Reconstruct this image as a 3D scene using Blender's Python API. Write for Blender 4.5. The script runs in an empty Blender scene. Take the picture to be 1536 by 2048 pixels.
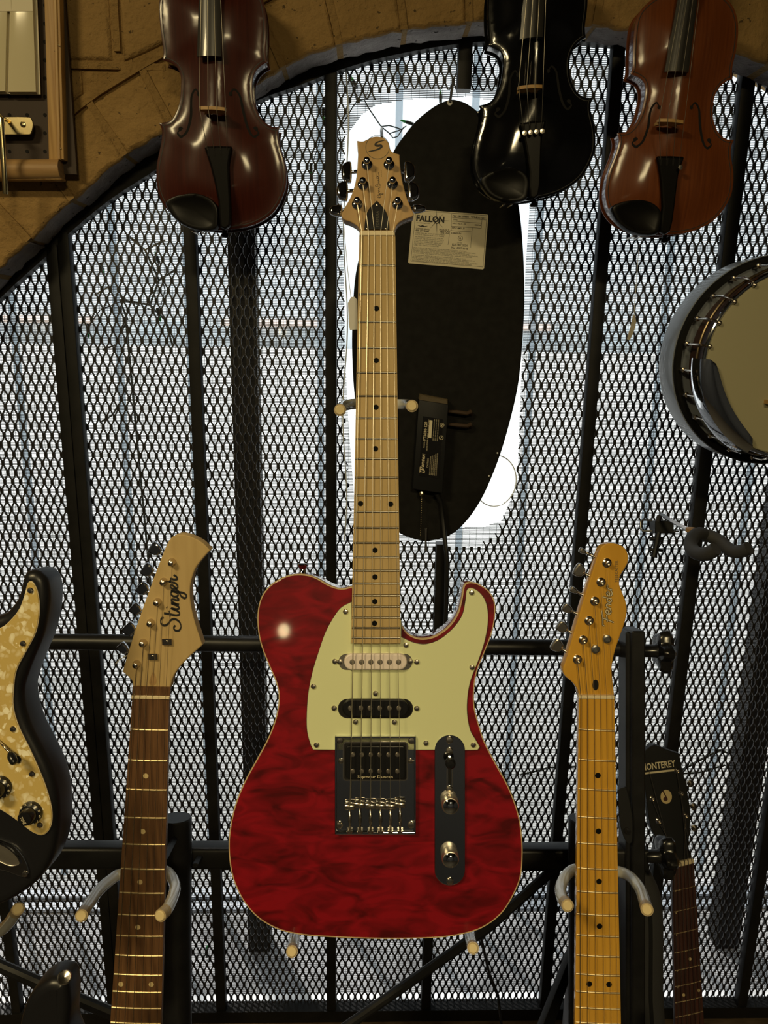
import bpy, bmesh, math, random
from mathutils import Vector, Matrix
from mathutils.geometry import delaunay_2d_cdt
random.seed(7)
R = math.radians
SC = bpy.context.scene
COL = SC.collection

# ------------------------------------------------------------------ camera
F_PX = 1540.0                      # focal length in pixels of the 1536 x 2048 frame
PITCH, ROLL = R(13.4), R(0.92)
CAM = Vector((0.0, 0.0, 1.56))
_R0 = Vector((1, 0, 0))
FWD = Vector((0, math.cos(PITCH), -math.sin(PITCH)))
_U0 = Vector((0, math.sin(PITCH), math.cos(PITCH)))
RGT = _R0 * math.cos(ROLL) + _U0 * math.sin(ROLL)
UPV = -_R0 * math.sin(ROLL) + _U0 * math.cos(ROLL)
cd = bpy.data.cameras.new('camera')
cd.sensor_fit = 'VERTICAL'; cd.sensor_height = 24.0; cd.lens = 24.0 * F_PX / 2048.0
cd.clip_start = 0.02; cd.clip_end = 200
co = bpy.data.objects.new('camera', cd); COL.objects.link(co)
m = Matrix.Identity(4)
for i in range(3):
    m[i][0] = RGT[i]; m[i][1] = UPV[i]; m[i][2] = -FWD[i]; m[i][3] = CAM[i]
co.matrix_world = m
SC.camera = co

# ------------------------------------------------------------------ light and exposure
SC.view_settings.view_transform = 'Standard'
SC.view_settings.look = 'None'
SC.view_settings.exposure = 0.0
SC.view_settings.gamma = 1.0
SC.view_settings.use_curve_mapping = False
w = bpy.data.worlds.new('sky'); SC.world = w; w.use_nodes = True
bg = w.node_tree.nodes['Background']
bg.inputs[0].default_value = (0.86, 0.96, 1.0, 1); bg.inputs[1].default_value = 1.4
sd = bpy.data.lights.new('sun', 'SUN'); sd.energy = 5.0; sd.angle = R(2); sd.color = (1, .96, .9)
so = bpy.data.objects.new('sun', sd); COL.objects.link(so)
so.rotation_euler = Vector((.32, -.50, -.85)).to_track_quat('-Z', 'Y').to_euler(); so.location = (0, -2, 6)
LAMPS = [  # place on the ceiling, power in watts, half sizes
    ((-1.15, -0.45), 31.0, .24, .12), ((0.35, -1.75), 52.0, .24, .12)]
WALL_LAMP = ((-.585, -2.93, 1.515), .22)
LAMP_COL = (1.0, 0.80, 0.42)
CEIL = 2.75

# ------------------------------------------------------------------ helpers
def ray(px, py):
    return FWD + RGT * ((px - 768) / F_PX) - UPV * ((py - 1024) / F_PX)
def P(px, py, d):
    return CAM + ray(px, py) * d

class Fr:
    """a plane standing in the room: origin, ex (right), ey (up), n (towards the room)"""
    def __init__(s, o, ex, ey):
        s.o = Vector(o); s.ex = Vector(ex).normalized(); s.n = s.ex.cross(Vector(ey)).normalized(); s.ey = s.n.cross(s.ex)
        s.M = Matrix.Identity(4)
        for i in range(3):
            s.M[i][0] = s.ex[i]; s.M[i][1] = s.ey[i]; s.M[i][2] = s.n[i]; s.M[i][3] = s.o[i]
    def L(s, px, py, h=0.0):
        r = ray(px, py); t = ((s.o + s.n * h - CAM).dot(s.n)) / r.dot(s.n)
        q = CAM + r * t - s.o
        return Vector((q.dot(s.ex), q.dot(s.ey)))
    def LL(s, pts, h=0.0):
        return [s.L(p[0], p[1], h) for p in pts]
    def L3(s, px, py, h=0.0):
        a = s.L(px, py, h); return Vector((a.x, a.y, h))
    def W(s, x, y, h=0.0):
        return s.o + s.ex * x + s.ey * y + s.n * h
def lean_frame(px, py, d, lean=0.0, turn=0.0):
    """plane facing the viewer; lean > 0 tips its top away, turn > 0 swings its right side away"""
    a = R(lean); b = R(turn)
    ex = RGT * math.cos(b) + FWD * math.sin(b)
    ey = UPV * math.cos(a) + FWD * math.sin(a)
    return Fr(P(px, py, d), ex, ey)
YAW = R(1.7)
WX = Vector((math.cos(YAW), math.sin(YAW), 0)); WN = Vector((math.sin(YAW), -math.cos(YAW), 0))
def upright(D):
    return Fr(Vector((0, 0, 0)) - WN * D, WX, Vector((0, 0, 1)))

def crv(pts, k=5, closed=True):
    """Catmull-Rom through the points; a third element marks a corner"""
    n = len(pts); out = []
    g = lambda i: Vector(pts[i % n][:2]) if closed else Vector(pts[max(0, min(n - 1, i))][:2])
    c = lambda i: len(pts[i % n]) > 2
    for i in range(n if closed else n - 1):
        p0, p1, p2, p3 = g(i - 1), g(i), g(i + 1), g(i + 2)
        t1 = (p2 - p0) * .5; t2 = (p3 - p1) * .5
        if c(i): t1 = p2 - p1
        if c((i + 1) % n): t2 = p2 - p1
        lim = (p2 - p1).length * 1.3
        if t1.length > lim: t1 *= lim / t1.length
        if t2.length > lim: t2 *= lim / t2.length
        for j in range(k):
            t = j / k
            out.append(p1 * (2*t**3 - 3*t*t + 1) + t1 * (t**3 - 2*t*t + t) + p2 * (-2*t**3 + 3*t*t) + t2 * (t**3 - t*t))
    if not closed: out.append(g(n - 1))
    return out
def area(pl):
    return .5 * sum(a.x * b.y - b.x * a.y for a, b in zip(pl, pl[1:] + pl[:1]))
def ccw(pl):
    pl = [Vector(p[:2]) for p in pl]
    return pl if area(pl) > 0 else pl[::-1]
def inset(pl, d):
    n = len(pl); out = []
    for i in range(n):
        a, b, c = pl[i - 1], pl[i], pl[(i + 1) % n]
        e1 = (b - a); e2 = (c - b)
        if e1.length < 1e-9 or e2.length < 1e-9: out.append(b.copy()); continue
        e1.normalize(); e2.normalize()
        n1 = Vector((-e1.y, e1.x)); n2 = Vector((-e2.y, e2.x))
        m_ = n1 + n2
        if m_.length < 1e-6: m_ = n1
        m_.normalize(); s = 1 / max(.5, m_.dot(n1))
        out.append(b + m_ * d * s)
    return out
def inside(pl, p):
    r = False; j = len(pl) - 1
    for i in range(len(pl)):
        a, b = pl[i], pl[j]
        if (a[1] > p[1]) != (b[1] > p[1]) and p[0] < (b[0] - a[0]) * (p[1] - a[1]) / (b[1] - a[1]) + a[0]: r = not r
        j = i
    return r
def edge_dist(pl, p):
    best = 9e9
    for a, b in zip(pl, pl[1:] + pl[:1]):
        ab = b - a; l = ab.length_squared
        t = 0 if l == 0 else max(0, min(1, (p - a).dot(ab) / l))
        best = min(best, (a + ab * t - p).length_squared)
    return math.sqrt(best)
def lerp(a, b, t): return a + (b - a) * t
def interp(tab, x):
    if x <= tab[0][0]: return tab[0][1]
    for (a, b), (c, d) in zip(tab, tab[1:]):
        if x <= c: return b + (d - b) * (x - a) / (c - a)
    return tab[-1][1]

class MB:
    def __init__(s): s.v = []; s.f = []; s.mi = []
    def add(s, vs, fs, mi=0):
        o = len(s.v); s.v += [Vector(v) for v in vs]; s.f += [tuple(i + o for i in f) for f in fs]; s.mi += [mi] * len(fs)
        return s
    def tf(s, M):
        s.v = [M @ v for v in s.v]; return s
    def join(s, o):
        k = len(s.v); s.v += o.v; s.f += [tuple(i + k for i in f) for f in o.f]; s.mi += o.mi; return s
    def box(s, c, d, M=None, mi=0):
        x, y, z = [k / 2 for k in d]; c = Vector(c)
        vs = [Vector((a * x, b * y, e * z)) for a in (-1, 1) for b in (-1, 1) for e in (-1, 1)]
        vs = [(M @ v if M else v) + c for v in vs]
        return s.add(vs, [(0, 1, 3, 2), (4, 6, 7, 5), (0, 4, 5, 1), (2, 3, 7, 6), (0, 2, 6, 4), (1, 5, 7, 3)], mi)
    def rings(s, rs, cap0=True, cap1=True, mi=0):
        n = len(rs[0]); vs = [v for r in rs for v in r]; fs = []
        for k in range(len(rs) - 1):
            for i in range(n):
                j = (i + 1) % n
                fs.append((k * n + i, k * n + j, (k + 1) * n + j, (k + 1) * n + i))
        if cap0: fs.append(tuple(range(n - 1, -1, -1)))
        if cap1: fs.append(tuple((len(rs) - 1) * n + i for i in range(n)))
        return s.add(vs, fs, mi)
    def prism(s, pl, z0, z1, bev=0.0, seg=2, bev0=0.0, mi=0):
        pl = ccw(pl); rs = []
        def ring(d, z): return [Vector((p.x, p.y, z)) for p in (inset(pl, d) if d else pl)]
        if bev0:
            for k in range(seg + 1):
                a = math.pi / 2 * k / seg; rs.append(ring(bev0 * (1 - math.sin(a)), z0 + bev0 * (1 - math.cos(a))))
        else: rs.append(ring(0, z0))
        if bev:
            for k in range(seg + 1):
                a = math.pi / 2 * k / seg; rs.append(ring(bev * (1 - math.cos(a)), z1 - bev * (1 - math.sin(a))))
        else: rs.append(ring(0, z1))
        return s.rings(rs, mi=mi)
    def tube(s, pts, r, n=8, caps=True, rad=None, flat=None):
        pts = [Vector(p) for p in pts]; rs = []; up = None
        for i, p in enumerate(pts):
            a = pts[max(0, i - 1)]; b = pts[min(len(pts) - 1, i + 1)]
            t = (b - a)
            if t.length < 1e-9: t = Vector((0, 0, 1))
            t.normalize()
            if up is None:
                up = Vector((0, 0, 1)) if abs(t.z) < .9 else Vector((1, 0, 0))
            x = t.cross(up); 
            if x.length < 1e-6: x = t.cross(Vector((1, 0, .1)))
            x.normalize(); y = x.cross(t); up = y
            rr = rad[i] if rad else r
            rs.append([p + x * (rr * math.cos(2 * math.pi * k / n)) + y * (rr * (flat or 1) * math.sin(2 * math.pi * k / n)) for k in range(n)])
        return s.rings(rs, caps, caps)
    def lathe(s, prof, n=16, M=None, lob=None):
        """profile of (radius, height) about z"""
        rs = []
        for (r, z) in prof:
            rs.append([Vector((r * (lob(k / n) if lob else 1) * math.cos(2 * math.pi * k / n), r * (lob(k / n) if lob else 1) * math.sin(2 * math.pi * k / n), z)) for k in range(n)])
        b = MB().rings(rs)
        if M: b.tf(M)
        return s.join(b)
    def ribbon(s, pts, w, z, th=.0003, ws=None, closed=False):
        """flat line of width w in a plane, a little proud"""
        n = len(pts); vs = []
        for i in range(n):
            a = pts[i - 1] if (i or closed) else pts[0]; b = pts[(i + 1) % n] if (i < n - 1 or closed) else pts[-1]
            t = (b - a)
            t = t.normalized() if t.length > 1e-9 else Vector((1, 0))
            q = Vector((-t.y, t.x)) * ((ws[i] if ws else w) / 2); p = pts[i]
            zz = z(p) if callable(z) else z
            vs += [(p.x - q.x, p.y - q.y, zz), (p.x + q.x, p.y + q.y, zz), (p.x + q.x, p.y + q.y, zz + th), (p.x - q.x, p.y - q.y, zz + th)]
        fs = []
        for i in range(n if closed else n - 1):
            a = 4 * i; b = 4 * ((i + 1) % n)
            for k in range(4):
                l = (k + 1) % 4; fs.append((a + k, b + k, b + l, a + l))
        if not closed: fs += [(0, 1, 2, 3), (4 * n - 1, 4 * n - 2, 4 * n - 3, 4 * n - 4)]
        return s.add(vs, fs)
    def mesh(s, name, mats, ang=35):
        me = bpy.data.meshes.new(name)
        me.from_pydata([tuple(v) for v in s.v], [], s.f)
        for m_ in (mats if isinstance(mats, (list, tuple)) else [mats]): me.materials.append(m_)
        if any(s.mi): me.polygons.foreach_set('material_index', s.mi)
        bm = bmesh.new(); bm.from_mesh(me); bmesh.ops.recalc_face_normals(bm, faces=bm.faces); bm.to_mesh(me); bm.free()
        me.set_sharp_from_angle(angle=R(ang))
        me.polygons.foreach_set('use_smooth', [len(p.vertices) <= 4 for p in me.polygons]); me.update()
        return me

def tag(o, label=None, cat=None, group=None, kind=None):
    if label: o['label'] = label
    if cat: o['category'] = cat
    if group: o['group'] = group
    if kind: o['kind'] = kind
    return o
def thing(name, label, cat, M=None, group=None):
    o = bpy.data.objects.new(name, None); COL.objects.link(o); o.empty_display_size = .05
    if M is not None: o.matrix_world = M
    return tag(o, label, cat, group)
_WM = {}
def wm(o):
    return wm(o.parent) @ o.matrix_basis if o.parent else o.matrix_basis
def part(mb, name, mat, parent=None, label=None, world=False, ang=35, kind=None):
    if world and parent: mb.tf(wm(parent).inverted())
    me = mb.mesh(name, mat, ang) if isinstance(mb, MB) else mb
    o = bpy.data.objects.new(name, me); COL.objects.link(o)
    if parent: o.parent = parent
    if label: o['label'] = label
    if kind: o['kind'] = kind
    return o
def single(mb, name, mat, label, cat, M=None, group=None, ang=35):
    o = part(mb, name, mat, ang=ang)
    if M is not None: o.matrix_world = M
    return tag(o, label, cat, group)
def struct(mb, name, mat, M=None, ang=35):
    o = part(mb, name, mat, ang=ang)
    if M is not None: o.matrix_world = M
    o['kind'] = 'structure'; return o
def at(o, x, y, z=0.0, rot=0.0, sc=1.0):
    o.location = (x, y, z); o.rotation_euler = (0, 0, rot); o.scale = (sc, sc, sc); return o
def circ(cx, cy, r, n=20, ry=None):
    return [Vector((cx + r * math.cos(2 * math.pi * k / n), cy + (ry or r) * math.sin(2 * math.pi * k / n))) for k in range(n)]
def rrect(x0, y0, x1, y1, r, n=4):
    out = []
    for cx, cy, a in ((x1 - r, y1 - r, 0), (x0 + r, y1 - r, 90), (x0 + r, y0 + r, 180), (x1 - r, y0 + r, 270)):
        for k in range(n + 1):
            t = R(a + 90 * k / n); out.append(Vector((cx + r * math.cos(t), cy + r * math.sin(t))))
    return out
def text_mb(s, bold=False, shear=0.0):
    c = bpy.data.curves.new('lettering', 'FONT'); c.body = s; c.size = 1; c.shear = shear; c.resolution_u = 2
    if bold: c.offset = .02 if bold is True else bold
    o = bpy.data.objects.new('lettering', c); COL.objects.link(o)
    me = bpy.data.meshes.new_from_object(o.evaluated_get(bpy.context.evaluated_depsgraph_get()))
    b = MB().add([v.co for v in me.vertices], [tuple(p.vertices) for p in me.polygons])
    bpy.data.objects.remove(o); bpy.data.curves.remove(c); bpy.data.meshes.remove(me)
    return b
def text_on(s, p0, p1, hgt, z, bold=False, shear=0.0, up=1):
    """lettering set from p0 to p1 (local plane points), cap height hgt"""
    b = text_mb(s, bold, shear)
    x0 = min(v.x for v in b.v); x1 = max(v.x for v in b.v); y1 = max(v.y for v in b.v)
    d = (p1 - p0); L = d.length; d.normalize(); q = Vector((-d.y, d.x)) * up
    cap = .7
    out = MB()
    vs = []
    for v in b.v:
        p = p0 + d * ((v.x - x0) / (x1 - x0) * L) + q * (v.y / cap * hgt)
        vs.append((p.x, p.y, z))
    return out.add(vs, b.f)
def strokes_on(st, p0, p1, span, hgt, z, w, k=5, vary=0.0, z1=.0003):
    d = (p1 - p0); L = d.length; d.normalize(); q = Vector((-d.y, d.x)); out = MB()
    for s_ in st:
        pl = crv(s_, k, False); pp = [p0 + d * (p.x / span * L) + q * (p.y * hgt) for p in pl]
        ws = None
        if vary:
            ws = []
            for i in range(len(pl)):
                t = pl[min(i + 1, len(pl) - 1)] - pl[max(i - 1, 0)]
                a = abs(t.y) / max(1e-6, t.length); ws.append(w * (1 - vary + vary * a * 1.5))
        out.ribbon(pp, w, z, z1, ws)
    return out

# ------------------------------------------------------------------ materials
def mat(name, col, rough=.5, metal=0.0, coat=0.0, spec=.5, trans=0.0):
    m_ = bpy.data.materials.new(name); m_.use_nodes = True
    b = m_.node_tree.nodes['Principled BSDF']
    b.inputs['Base Color'].default_value = (*col, 1); b.inputs['Roughness'].default_value = rough
    b.inputs['Metallic'].default_value = metal; b.inputs['Coat Weight'].default_value = coat
    b.inputs['Coat Roughness'].default_value = .04; b.inputs['Specular IOR Level'].default_value = spec
    if trans: b.inputs['Transmission Weight'].default_value = trans
    return m_
def nodes(m_): return m_.node_tree.nodes, m_.node_tree.links, m_.node_tree.nodes['Principled BSDF']
def noisy(m_, c0, c1, scale=(1, 1, 1), nscale=20, detail=4, dist=0.0, lo=.3, hi=.7, bump=0.0, rough=None, kind='noise', bscale=None):
    N, K, b = nodes(m_)
    tc = N.new('ShaderNodeTexCoord'); mp = N.new('ShaderNodeMapping'); mp.inputs['Scale'].default_value = scale
    K.new(tc.outputs['Object'], mp.inputs['Vector'])
    if kind == 'noise':
        t = N.new('ShaderNodeTexNoise'); t.inputs['Scale'].default_value = nscale; t.inputs['Detail'].default_value = detail
        t.inputs['Distortion'].default_value = dist; out = t.outputs['Fac']
    else:
        t = N.new('ShaderNodeTexVoronoi'); t.inputs['Scale'].default_value = nscale; out = t.outputs['Color']
    K.new(mp.outputs['Vector'], t.inputs['Vector'])
    r = N.new('ShaderNodeValToRGB'); r.color_ramp.elements[0].position = lo; r.color_ramp.elements[1].position = hi
    r.color_ramp.elements[0].color = (*c0, 1); r.color_ramp.elements[1].color = (*c1, 1)
    K.new(out, r.inputs['Fac']); K.new(r.outputs['Color'], b.inputs['Base Color'])
    if bump:
        bn = N.new('ShaderNodeBump'); bn.inputs['Strength'].default_value = bump; bn.inputs['Distance'].default_value = .004
        t2 = N.new('ShaderNodeTexNoise'); t2.inputs['Scale'].default_value = bscale or nscale * 2; t2.inputs['Detail'].default_value = 8
        K.new(tc.outputs['Object'], t2.inputs['Vector'])
        K.new(t2.outputs['Fac'], bn.inputs['Height']); K.new(bn.outputs['Normal'], b.inputs['Normal'])
    return m_

M = {}
def stone(name, c0, c1, c2, rough=.8, bs=1.0):
    m_ = mat(name, c0, rough, spec=.25); N, K, b = nodes(m_)
    tc = N.new('ShaderNodeTexCoord')
    def nz(sc, de): 
        t = N.new('ShaderNodeTexNoise'); t.inputs['Scale'].default_value = sc; t.inputs['Detail'].default_value = de; t.inputs['Roughness'].default_value = .62
        K.new(tc.outputs['Object'], t.inputs['Vector']); return t.outputs['Fac']
    r = N.new('ShaderNodeValToRGB'); e = r.color_ramp.elements; e[0].position = .30; e[1].position = .72; e[0].color = (*c0, 1); e[1].color = (*c1, 1)
    K.new(nz(11, 9), r.inputs['Fac'])
    # small pits where the paint has gone
    pit = N.new('ShaderNodeMath'); pit.operation = 'LESS_THAN'; pit.inputs[1].default_value = .325; K.new(nz(75, 3), pit.inputs[0])
    mx = N.new('ShaderNodeMix'); mx.data_type = 'RGBA'; K.new(pit.outputs[0], mx.inputs['Factor']); K.new(r.outputs['Color'], mx.inputs['A']); mx.inputs['B'].default_value = (*c2, 1)
    K.new(mx.outputs['Result'], b.inputs['Base Color'])
    a1 = N.new('ShaderNodeMath'); a1.operation = 'MULTIPLY_ADD'; a1.inputs[1].default_value = 2.2; K.new(nz(14, 6), a1.inputs[0]); K.new(nz(70, 8), a1.inputs[2])
    bn = N.new('ShaderNodeBump'); bn.inputs['Strength'].default_value = .9 * bs; bn.inputs['Distance'].default_value = .006
    K.new(a1.outputs[0], bn.inputs['Height']); K.new(bn.outputs['Normal'], b.inputs['Normal']); return m_
M['ochre'] = stone('ochre painted stone', (.29, .178, .062), (.39, .245, .092), (.11, .07, .03))
M['soffit'] = stone('bare grey stone', (.20, .175, .165), (.50, .46, .43), (.06, .05, .045), .9, 1.5)
M['mortar'] = stone('ochre painted mortar', (.27, .165, .057), (.37, .232, .087), (.11, .07, .03), .85, 1.3)
M['plaster'] = noisy(mat('blue tinted room plaster', (.16, .10, .05), .9), (.022, .026, .042), (.034, .040, .062), nscale=4)  # unseen walls, tinted dark blue to give the chrome a navy reflection
M['ceiling'] = mat('dull ceiling paint', (.06, .055, .05), .9)
M['floorwood'] = noisy(mat('brown floor boards', (.08, .05, .03), .6), (.014, .012, .012), (.028, .023, .021), scale=(2, 14, 2), nscale=6, detail=6, bump=.2)
M['sillwood'] = noisy(mat('worn brown threshold', (.12, .08, .045), .7), (.06, .040, .022), (.16, .11, .065), scale=(3, 12, 12), nscale=8, detail=6, bump=.3)
M['gate'] = noisy(mat('black painted steel', (.016, .015, .014), .5, spec=.3), (.006, .006, .006), (.012, .0115, .011), nscale=30)
M['meshmetal'] = mat('black expanded metal', (.014, .012, .012), .5)
M['screen'] = mat('dark sun screen louvres', (.012, .012, .014), .6)
M['alu'] = mat('pale aluminium', (.55, .6, .66), .45, .3)
M['ledge'] = noisy(mat('grey ledge', (.3, .3, .3), .9), (.36, .36, .36), (.86, .86, .87), nscale=14, detail=8)
M['pole'] = mat('grey pole steel', (.30, .27, .24), .4, 1.0)
M['pave'] = noisy(mat('pale pavement', (.6, .6, .58), .9), (.50, .51, .50), (.70, .70, .68), nscale=3, detail=6)
M['facade'] = mat('pale far facade', (.86, .88, .89), .9)
M['facade_red'] = mat('faded awning', (.82, .66, .58), .9)
M['facade_win'] = mat('far window glass', (.74, .80, .84), .5)
M['dark'] = mat('dark timber post', (.010, .010, .010), .7)
M['quilt'] = noisy(mat('red quilted maple', (.25, .003, .01), .5, coat=1.0, spec=.2), (.075, .0008, .002), (.255, .003, .009), scale=(.75, 1.7, 1), nscale=30, detail=2.5, dist=1.1, lo=.30, hi=.62)
M['redside'] = mat('dark red lacquer side', (.07, .001, .004), .2, coat=1.0)
M['binding'] = mat('cream binding', (.62, .45, .24), .35)
M['maple'] = noisy(mat('maple', (.6, .42, .2), .6, spec=.2), (.45, .315, .135), (.54, .39, .185), scale=(9, 1, 1), nscale=9, detail=5, lo=.25, hi=.75)
M['mapleneck'] = noisy(mat('aged maple', (.6, .4, .18), .35, coat=.4), (.42, .255, .095), (.53, .34, .135), scale=(3, 1, 1), nscale=14, detail=5, lo=.25, hi=.75)
M['amber'] = noisy(mat('amber lacquered maple', (.55, .28, .03), .22, coat=.8), (.56, .285, .03), (.68, .37, .05), scale=(7, 1, 1), nscale=8, detail=4, lo=.25, hi=.75)
M['rosewood'] = noisy(mat('rosewood', (.1, .045, .018), .5), (.055, .024, .010), (.175, .085, .034), scale=(14, 1, 1), nscale=11, detail=5, lo=.3, hi=.68)
M['darkrose'] = noisy(mat('dark red rosewood', (.05, .015, .01), .5), (.03, .010, .007), (.07, .022, .015), scale=(12, 1, 1), nscale=12)
M['chrome'] = mat('chrome', (.68, .70, .74), .07, 1.0)
M['nickel'] = mat('nickel', (.68, .62, .54), .22, 1.0)
M['brushed'] = mat('brushed nickel', (.72, .66, .56), .38, 1.0)
M['fret'] = mat('fret wire', (.92, .74, .42), .42, 1.0)
M['fret_dim'] = mat('dimmed fret wire', (.34, .31, .26), .34, 1.0)  # fret wire with the dark room's reflection put into its colour
M['string'] = mat('wound string', (.60, .55, .44), .32, 1.0)
M['mint'] = mat('mint plastic', (.74, .77, .45), .3, coat=.3)
M['mintedge'] = mat('black ply edge', (.02, .02, .018), .4)
M['pinkwhite'] = mat('parchment plastic', (.80, .70, .66), .35)
M['blackplastic'] = mat('black plastic', (.010, .010, .011), .22)
M['blacksatin'] = mat('black satin paint', (.010, .0105, .012), .48, spec=.3)
M['blackbody'] = mat('black body lacquer', (.010, .010, .012), .34, spec=.4)
M['blackgloss'] = mat('black gloss lacquer', (.006, .006, .007), .12, coat=1.0)
M['rack'] = noisy(mat('black powder coat', (.016, .016, .017), .40, spec=.35), (.007, .007, .008), (.013, .013, .014), nscale=40)
M['silicone'] = mat('clear grey tubing', (.60, .60, .57), .2, coat=.8, spec=.8)
M['cap'] = mat('cream rubber', (.70, .56, .30), .5)
M['paper'] = mat('aged paper', (.78, .70, .50), .55)
M['gloss_paper'] = mat('glossy cream packet', (.72, .64, .42), .16, coat=.5)
M['white'] = mat('white card', (.72, .72, .70), .6)
M['ink'] = mat('black ink', (.012, .011, .010), .6)
M['greyink'] = mat('grey ink', (.10, .09, .06), .6)
M['goldink'] = mat('pale gold print', (.72, .63, .42), .5)
M['fretdot'] = mat('black dot', (.005, .005, .005), .7, spec=.1)
M['claydot'] = mat('clay dot', (.60, .47, .24), .5)
M['bone'] = mat('bone', (.74, .62, .40), .45)
M['ebony'] = mat('ebony', (.005, .0045, .004), .32, spec=.14)
M['ebonyboard'] = mat('worn ebony fingerboard', (.035, .033, .03), .30, coat=.2)
M['bridge'] = noisy(mat('maple bridge', (.5, .3, .1), .5), (.42, .24, .08), (.56, .35, .13), nscale=80)
def violin_mat(n, c0, c1):
    m_ = mat(n, c0, .42, coat=.38, spec=.12); nodes(m_)[2].inputs['Coat Roughness'].default_value = .14
    return noisy(m_, c0, c1, scale=(26, 1, 1), nscale=12, detail=4, lo=.25, hi=.75)
M['violin_dark'] = violin_mat('dark brown violin varnish', (.036, .006, .003), (.062, .011, .005))
M['violin_amber'] = violin_mat('amber violin varnish', (.115, .030, .008), (.170, .047, .011))
M['violin_black'] = mat('black violin lacquer', (.004, .004, .005), .10, spec=.6)
M['rib_dark'] = mat('dark violin ribs', (.035, .010, .006), .25, coat=.8)
M['rib_amber'] = mat('red brown violin ribs', (.11, .026, .012), .2, coat=.9)
M['signback'] = noisy(mat('black sign back', (.018, .017, .015), .7, spec=.15), (.008, .0075, .007), (.014, .0135, .0125), nscale=60)
M['bracket'] = mat('dull brass bracket', (.10, .075, .04), .6)
M['rust'] = mat('rusty insulator', (.05, .028, .014), .7)
M['neon'] = mat('unlit neon glass', (.8, .84, .86), .15)
M['green'] = mat('green bulb', (.02, .42, .08), .2, coat=.5)
M['wire'] = mat('dark green wire', (.012, .02, .012), .5)
M['cable'] = mat('black cable', (.008, .008, .009), .45)
M['pegboard'] = mat('brown pegboard', (.045, .028, .018), .7)
M['hole'] = mat('dark hole', (.004, .003, .003), .9)
M['pine'] = noisy(mat('pine strip', (.5, .3, .1), .5), (.36, .19, .05), (.58, .36, .13), scale=(30, 1, 1), nscale=6, detail=4)
M['dowel'] = noisy(mat('dowel wood', (.4, .24, .1), .55), (.32, .18, .07), (.44, .27, .11), scale=(1, 20, 20), nscale=8)
M['brassy'] = mat('brass plated steel', (.66, .55, .30), .22, 1.0)
M['parch'] = mat('calfskin head', (.36, .33, .205), .5)
M['parchring'] = mat('banjo resonator binding', (.17, .19, .22), .35, coat=.3)
M['shadowblack'] = mat('shaded flange black', (.006, .006, .006), .7, spec=.15)  # black flange; its colour also carries the shade inside the resonator
M['bronze'] = mat('dark bronze ring', (.20, .15, .085), .35, 1.0)
M['bark'] = mat('dark twig', (.04, .045, .03), .9)
M['foam'] = mat('dark grey foam', (.035, .035, .037), .75)
M['greysteel'] = mat('grey steel', (.28, .28, .28), .35, .9)

def pearl():
    m_ = mat('pearloid plastic', (.6, .48, .2), .25, coat=.5)
    N, K, b = nodes(m_)
    tc = N.new('ShaderNodeTexCoord'); no = N.new('ShaderNodeTexNoise'); no.inputs['Scale'].default_value = 60; no.inputs['Detail'].default_value = 2
    mx = N.new('ShaderNodeVectorMath'); mx.operation = 'MULTIPLY_ADD'; mx.inputs[1].default_value = (.016, .016, .016)
    K.new(tc.outputs['Object'], no.inputs['Vector']); K.new(no.outputs['Color'], mx.inputs[0]); K.new(tc.outputs['Object'], mx.inputs[2])
    t = N.new('ShaderNodeTexVoronoi'); t.inputs['Scale'].default_value = 190; K.new(mx.outputs[0], t.inputs['Vector'])
    sp = N.new('ShaderNodeSeparateColor'); K.new(t.outputs['Color'], sp.inputs[0])
    pw = N.new('ShaderNodeMath'); pw.operation = 'POWER'; pw.inputs[1].default_value = 2.6; K.new(sp.outputs[0], pw.inputs[0])
    ds = N.new('ShaderNodeMath'); ds.operation = 'MULTIPLY_ADD'; ds.inputs[1].default_value = -.55; K.new(t.outputs['Distance'], ds.inputs[0]); K.new(pw.outputs[0], ds.inputs[2])
    r = N.new('ShaderNodeValToRGB'); e = r.color_ramp.elements; e[0].position = -.0; e[1].position = .75
    e[0].color = (.56, .41, .14, 1); e[1].color = (.90, .84, .62, 1)
    K.new(ds.outputs[0], r.inputs['Fac']); K.new(r.outputs['Color'], b.inputs['Base Color'])
    return m_
M['pearl'] = pearl()
def glass():
    m_ = bpy.data.materials.new('window glass'); m_.use_nodes = True
    N = m_.node_tree.nodes; K = m_.node_tree.links; N.clear()
    o = N.new('ShaderNodeOutputMaterial'); mx = N.new('ShaderNodeMixShader'); mx.inputs[0].default_value = .06
    t = N.new('ShaderNodeBsdfTransparent'); g = N.new('ShaderNodeBsdfGlossy'); g.inputs['Roughness'].default_value = .03
    K.new(t.outputs[0], mx.inputs[1]); K.new(g.outputs[0], mx.inputs[2]); K.new(mx.outputs[0], o.inputs[0]); return m_
M['glass'] = glass()
def glazing_bar():  # mixes transparent and translucent grey for the mullions
    m_ = bpy.data.materials.new('translucent glazing bar'); m_.use_nodes = True
    N = m_.node_tree.nodes; K = m_.node_tree.links; N.clear()
    o = N.new('ShaderNodeOutputMaterial'); mx = N.new('ShaderNodeMixShader'); mx.inputs[0].default_value = .35
    t = N.new('ShaderNodeBsdfTransparent'); t.inputs[0].default_value = (.50, .54, .57, 1); g = N.new('ShaderNodeBsdfTranslucent'); g.inputs[0].default_value = (.55, .59, .62, 1)
    K.new(t.outputs[0], mx.inputs[1]); K.new(g.outputs[0], mx.inputs[2]); K.new(mx.outputs[0], o.inputs[0]); return m_
M['glazing_bar'] = glazing_bar()
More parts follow.
